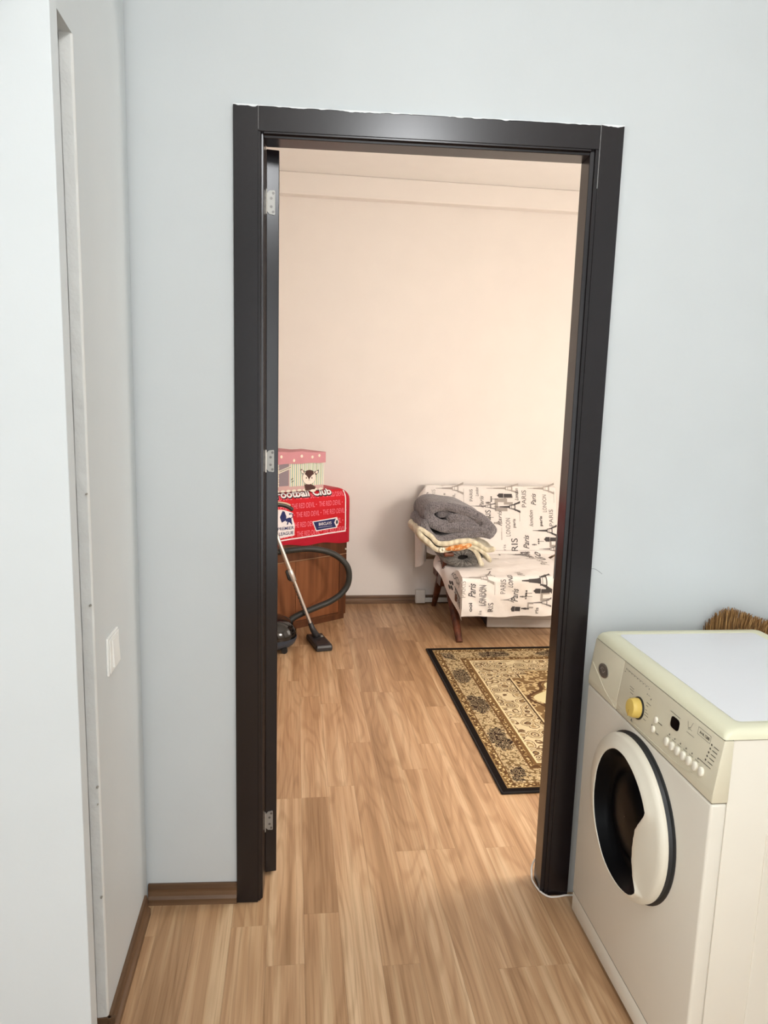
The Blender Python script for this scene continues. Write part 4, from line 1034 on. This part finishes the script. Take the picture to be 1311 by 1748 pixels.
# lion: body, legs, mane and tail
nv.poly([(-.535, .735), (-.515, .772), (-.500, .766), (-.488, .735), (-.492, .712), (-.520, .700)])
nv.poly([(-.492, .722), (-.466, .728), (-.452, .722), (-.449, .706), (-.456, .690), (-.466, .698), (-.480, .704), (-.492, .704)])
nv.poly([(-.462, .706), (-.450, .704), (-.444, .684), (-.452, .682)]); nv.poly([(-.480, .708), (-.470, .704), (-.476, .684), (-.484, .684)])
nv.line([(-.456, .722), (-.442, .729), (-.440, .741), (-.450, .750), (-.462, .749)], .005); nv.disc(-.464, .749, .006, .005)
nv.build('navy_print', NAVY, red, 'navy league lion, lettering and sponsor flag', True)
w2_ = RPrint(rpt, .0042)
w2_.text('BARCLAYS', -.247, .6565, .100, .019, bold=.012)
w2_.poly([(-.124, .665), (-.110, .693), (-.088, .672), (-.092, .648), (-.110, .638)]); w2_.rect(-.25, -.14, .644, .6455)
w2_.build('sponsor_lettering', WHT, red, 'white sponsor lettering')
n2_ = RPrint(rpt, .0048); n2_.poly([(-.112, .668), (-.106, .680), (-.098, .678), (-.095, .664), (-.102, .652), (-.110, .656)]); n2_.build('eagle_mark', plain('eagle grey', '#2b2f3f', .8), red)
k_ = RPrint(rpt, .0026); k_.text('Football Club', -.555, .846, .425, .060, shear=.25, bold=.075); k_.build('club_outline', BLKP, red)
k2 = RPrint(rpt, .0034); k2.text('Football Club', -.552, .849, .418, .055, shear=.25, bold=.028); k2.build('club_lettering', WHT, red, 'white script club lettering')

# ================================================================== PINK STORAGE BOX on the cloth
bx = thing('storage_box', 'pink-lidded childrens storage box with striped sides and a cartoon fawn, on the red cloth', 'storage box', Cw(-.38, -.13, ZT+.002))
Z0 = ZT+.002
def Bw(u, o, z): return Cw(u-.188, o-.004, z)
MB(Bw).box(-.40, -.004, -.26, 0, Z0, 1.09, .003).build('body', plain('box card', '#cfa9a6', .7), bx)
lidm = MB(Bw); nl = 24
vs = []
for j in range(5):
    o = .006 - .272*j/4
    for i in range(nl+1):
        u = -.406 + .410*i/nl; zt = 1.117 + .007*(1 if u < -.155 else 0) + .003*math.sin(u*31)*(1 if 0 < j < 4 else .6)
        vs.append((u, o, zt))
fs = [[j*(nl+1)+i, j*(nl+1)+i+1, (j+1)*(nl+1)+i+1, (j+1)*(nl+1)+i] for j in range(4) for i in range(nl)]
k0 = len(vs)
for o in (.006, -.266):
    for i in range(nl+1):
        u = -.406 + .410*i/nl; vs.append((u, o + .0025*math.sin(u*70)*(1 if o > 0 else 0), 1.051 + .002*math.sin(u*40)))
fs += [[i, i+1, k0+i+1, k0+i] for i in range(nl)] + [[4*(nl+1)+i, 4*(nl+1)+i+1, k0+nl+1+i+1, k0+nl+1+i] for i in range(nl)]
fs += [[0, nl+1, 2*(nl+1), 3*(nl+1), 4*(nl+1), k0+nl+1, k0], [nl, nl+1+nl, 2*(nl+1)+nl, 3*(nl+1)+nl, 4*(nl+1)+nl, k0+2*nl+1, k0+nl]]
lid = lidm.add(vs, fs).build('lid', plain('pink lid cloth', '#d1929a', .8, noise_bump=.3, nscale=40, ndist=.004), bx, True, angle=40, label='dusty pink lid with white dots')
def lpt(u, v, lift): return Bw(u, .006 + .0025*math.sin(u*70)*max(0, min(1, (1.12-v)/.06)) + lift, v)
dt = Print(lpt, .0014)
for u, v in ((-.325, 1.096), (-.235, 1.071), (-.178, 1.096), (-.098, 1.088), (-.046, 1.096), (-.375, 1.075)): dt.disc(u, v, .0085, .0095)
dt.build('dots', plain('dot cream', '#f3ead9', .8), lid, stuff=True)
def bpt(u, v, lift): return Bw(u, lift, v)
s1 = Print(bpt, .0008); s2 = Print(bpt, .0012); s3 = Print(bpt, .0012)
s1.rect(-.262, -.005, .912, 1.051)
s1.build('stripe_ground', plain('box cream', '#efe6c8', .7), bx)
for i in range(17):
    u = -.260 + .0152*i
    (s2 if i % 2 else s3).rect(u, u+.0062, .912, 1.051)
s2.build('teal_stripes', plain('teal stripe', '#86b0a6', .7), bx, stuff=True); s3.build('blue_stripes', plain('pale blue stripe', '#a9c3c9', .7), bx, stuff=True)
s4 = Print(bpt, .001); s4.rect(-.338, -.268, .918, 1.051); s4.build('window_patch', plain('grey patch', '#8d8088', .6), bx)
s5 = Print(bpt, .0018); s5.poly([(-.345, .992), (-.252, 1.022), (-.252, 1.040), (-.345, 1.010)])
for i in range(9): s5.disc(-.342+.001*(i % 2), .92+.0155*i, .0045, .007)
for i in range(10): s5.disc(-.39+.04*i, .886, .016, .008)
s5.build('ribbon', plain('ribbon white', '#e7dfd0', .7), bx, stuff=True)
s6 = Print(bpt, .0026)
for i in range(11): s6.rect(-.335+.0075*i, -.3305+.0075*i, 1.002+.0024*i, 1.010+.0024*i)
s6.poly([(-.252, .950), (-.236, .960), (-.240, .966), (-.252, .957)]); s6.poly([(-.250, .936), (-.232, .944), (-.232, .949), (-.248, .943)])
s6.build('ribbon_lettering', plain('ribbon ink', '#6d6a62', .7), bx, stuff=True)
# fawn: outline, face, ears, cap, body
fc, fz = -.118, .966
e0 = Print(bpt, .0022); e0.disc(fc, fz-.003, .052, .046, 20); e0.poly([(fc-.034, fz+.036), (fc-.062, fz+.052), (fc-.066, fz+.044), (fc-.052, fz+.018)]); e0.poly([(fc+.038, fz+.030), (fc+.072, fz+.042), (fc+.070, fz+.022), (fc+.05, fz+.008)])
e0.poly([(fc-.036, fz-.046), (fc+.010, fz-.044), (fc+.052, fz-.066), (fc+.042, fz-.084), (fc-.028, fz-.084)])
e0.build('fawn_outline', plain('fawn brown', '#5b3a32', .7), bx, stuff=True)
e1_ = Print(bpt, .0030); e1_.disc(fc, fz-.004, .0495, .0435, 20); e1_.disc(fc-.052, fz+.034, .007, .012, 10, .6); e1_.disc(fc+.056, fz+.026, .011, .008, 10, .5); e1_.disc(fc+.030, fz-.088, .022, .009)
e1_.build('fawn_face', plain('fawn cream', '#f4e8dc', .7), bx, stuff=True)
e2_ = Print(bpt, .0038); e2_.poly([(fc-.034, fz+.018), (fc-.026, fz+.034), (fc, fz+.042), (fc+.028, fz+.034), (fc+.036, fz+.016), (fc+.022, fz+.010), (fc+.006, fz-.006), (fc-.002, fz-.018), (fc-.010, fz-.004), (fc-.022, fz+.010)])
e2_.disc(fc-.022, fz-.006, .004, .0055); e2_.disc(fc+.020, fz-.008, .004, .0055); e2_.line([(fc-.010, fz-.024), (fc-.002, fz-.019), (fc+.008, fz-.024)], .0016)
e2_.poly([(fc-.030, fz-.052), (fc+.012, fz-.050), (fc+.044, fz-.068), (fc+.036, fz-.080), (fc-.018, fz-.080)])
e2_.build('fawn_markings', plain('fawn dark', '#4a2c27', .7), bx, stuff=True)

# ================================================================== VACUUM CLEANER
vc = thing('vacuum_cleaner', 'black and blue canister vacuum cleaner with hose and steel wand, half hidden by the door', 'vacuum cleaner', Fw(-.23, 2.16, 0))
def ell(cx, cy, ra, rb, rows_):
    m = MB(Fw); nr = 40; vs = []
    for f, z in rows_:
        for k in range(nr):
            q = 2*math.pi*k/nr; vs.append((cx + ra*f*math.copysign(abs(math.cos(q))**.85, math.cos(q)), cy + rb*f*math.copysign(abs(math.sin(q))**.85, math.sin(q)), z))
    r_ = len(rows_)
    m.add(vs, [[i*nr+k, i*nr+(k+1) % nr, (i+1)*nr+(k+1) % nr, (i+1)*nr+k] for i in range(r_-1) for k in range(nr)] + [list(range(nr))[::-1], list(range((r_-1)*nr, r_*nr))])
    return m
ell(-.232, 2.17, .165, .155, [(.62, .014), (.80, .022), (.93, .040), (.985, .062), (1.0, .078)]).build('lower_shell', plain('blue-grey plastic', '#3b4552', .3, var=.03), vc, True, angle=40)
ell(-.232, 2.17, .165, .155, [(.985, .0785), (.99, .092), (.955, .115), (.87, .140), (.72, .164), (.5, .182), (.2, .190)]).build('upper_shell', plain('gloss black plastic', '#0b0b0c', .08, var=.05, coat=.5), vc, True, angle=40)
for a, b in ((-.14, 2.06), (-.33, 2.06), (-.23, 2.29)): MB(Fw).lathe([(.018, b-.012), (.018, b+.012)], 16, (a, 0, .018), 'y').build('wheel', M_BLACK, vc)
MB(Fw).tube(spline([(-.19, 2.20, .165), (-.15, 2.19, .172), (-.115, 2.18, .155), (-.10, 2.165, .13)], 5), .010, 10).build('carry_handle', M_BLACK, vc, True)
M_HOSE = plain('ribbed hose', '#2c2d2a', .45, var=.05)
hp_ = spline([(-.155, 2.25, .100), (-.128, 2.27, .112), (-.085, 2.285, .142), (-.015, 2.30, .172), (.06, 2.32, .198), (.13, 2.34, .222), (.195, 2.355, .262), (.236, 2.365, .315), (.247, 2.365, .375), (.235, 2.36, .435), (.195, 2.355, .485), (.14, 2.345, .522), (.07, 2.325, .547), (-.01, 2.31, .558), (-.10, 2.295, .553), (-.18, 2.285, .545), (-.27, 2.20, .56), (-.345, 2.17, .63), (-.355, 2.17, .72), (-.32, 2.18, .775)], 14)
hs = MB(Fw).tube(hp_, [.0185 + .0011*(1 if i % 2 else -1) for i in range(len(hp_))], 12).build('hose', M_HOSE, vc, True)
MB(Fw).tube([(-.172, 2.235, .082), (-.150, 2.252, .104), (-.122, 2.272, .117)], [.027, .025, .022], 14).build('hose_cuff', M_BLACK, vc, True, angle=40)
# telescopic wand: foot joint at the nozzle, leaning back to the cabinet
w0 = Vector((.030, 2.262, .062)); w1_ = Vector((-.1705, 2.27, .588)); dv = (w1_-w0).normalized()
def wp(s): return tuple(w0 + dv*s)
M_WAND = plain('polished wand', '#dcd8d2', .28, .9)
MB(Fw).tube([wp(.04), wp(.36)], .0105, 14).build('wand', M_WAND, vc, True, angle=40)
MB(Fw).tube([wp(.33), wp(.335), wp(.40), wp(.405)], [.0125, .016, .016, .0135], 14).build('wand_collar', plain('pale collar', '#cfcac4', .3, .6), vc, True, angle=40)
MB(Fw).tube([wp(.40), wp(.84)], .0130, 14).build('wand', M_WAND, vc, True, angle=40)
up_ = Vector((-dv.z, 0, dv.x)).normalized()
def wo(s, d): return tuple(w0 + dv*s + Vector((-1, 0, -.42)).normalized()*d)
MB(Fw).tube([wo(.34, .018), wo(.355, .024), wo(.40, .022), wo(.41, .016)], [.006, .008, .008, .005], 10).build('wand_slider', M_BLACK, vc, True)
for k in range(9): MB(Fw).tube([wo(.135+.021*k, .0125), wo(.147+.021*k, .0125)], .0026, 8).build('wand_notch', M_BLACK, vc)
MB(Fw).tube([wo(.112, .013), wo(.135, .013)], .008, 10).build('wand_clip', M_BLACK, vc, True)
# bent hand grip at the top of the wand, showing beside the door edge
MB(Fw).tube(spline([(-.322, 2.20, .815), (-.25, 2.22, .832), (-.18, 2.24, .834), (-.135, 2.25, .824), (-.098, 2.25, .800)], 6), [.014]*13 + [.013]*6 + [.012]*5 + [.008], 12).build('hand_grip', plain('grip dark', '#2a2522', .35), vc, True)
MB(Fw).tube(spline([(-.27, 2.215, .846), (-.20, 2.23, .849), (-.145, 2.24, .842), (-.112, 2.247, .828)], 6), [.006]*18+[.004], 8).build('grip_inlay', plain('grip beige', '#c9b49c', .4), vc, True)
MB(Fw).tube([tuple(w0+dv*.80), tuple(w0+dv*.88), (-.32, 2.20, .835), (-.325, 2.19, .79)], .015, 12).build('wand_elbow', M_BLACK, vc, True)
# floor nozzle
def nz_(x, y, z): return Fw(.035 + x*.952 + y*(-.305)*-1*-1 + 0, 2.19 + x*.305*.5 + y*.95, z)
q = [(-.012, 2.300), (.082, 2.318), (.137, 2.098), (.132, 2.082), (.048, 2.066), (.040, 2.078)]
nm = MB(Fw); cx_ = sum(p[0] for p in q)/6; cy_ = sum(p[1] for p in q)/6
vs = []
for sc_, z in ((.97, .002), (1.0, .006), (1.0, .022), (.93, .034), (.72, .038)):
    vs += [(cx_+(p[0]-cx_)*sc_, cy_+(p[1]-cy_)*sc_, z) for p in q]
nm.add(vs, [[i*6+k, i*6+(k+1) % 6, (i+1)*6+(k+1) % 6, (i+1)*6+k] for i in range(4) for k in range(6)] + [list(range(6))[::-1], list(range(24, 30))])
M_NOZ = plain('charcoal plastic', '#2b2a2c', .4, var=.05)
nzz = nm.build('floor_nozzle', M_NOZ, vc)
MB(Fw).tube([wp(.055), tuple(w0 + dv*.015), (.045, 2.235, .048), (.058, 2.215, .038)], [.0145, .017, .020, .018], 14).build('nozzle_neck', M_NOZ, vc, True, angle=50)
MB(Fw).box(.064, .088, 2.225, 2.25, .034, .043, .003).build('pedal', plain('pedal grey', '#8c8880', .35, .4), nzz)
MB(Fw).box(.108, .121, 2.100, 2.122, .0335, .0362, .001).build('nozzle_badge', plain('pedal grey', '#8c8880', .35, .4), nzz)
MB(Fw).lathe([(.006, .036), (.006, .0392), (.001, .0394)], 10, (.062, 2.165, 0)).build('nozzle_button', M_BLACK, nzz)
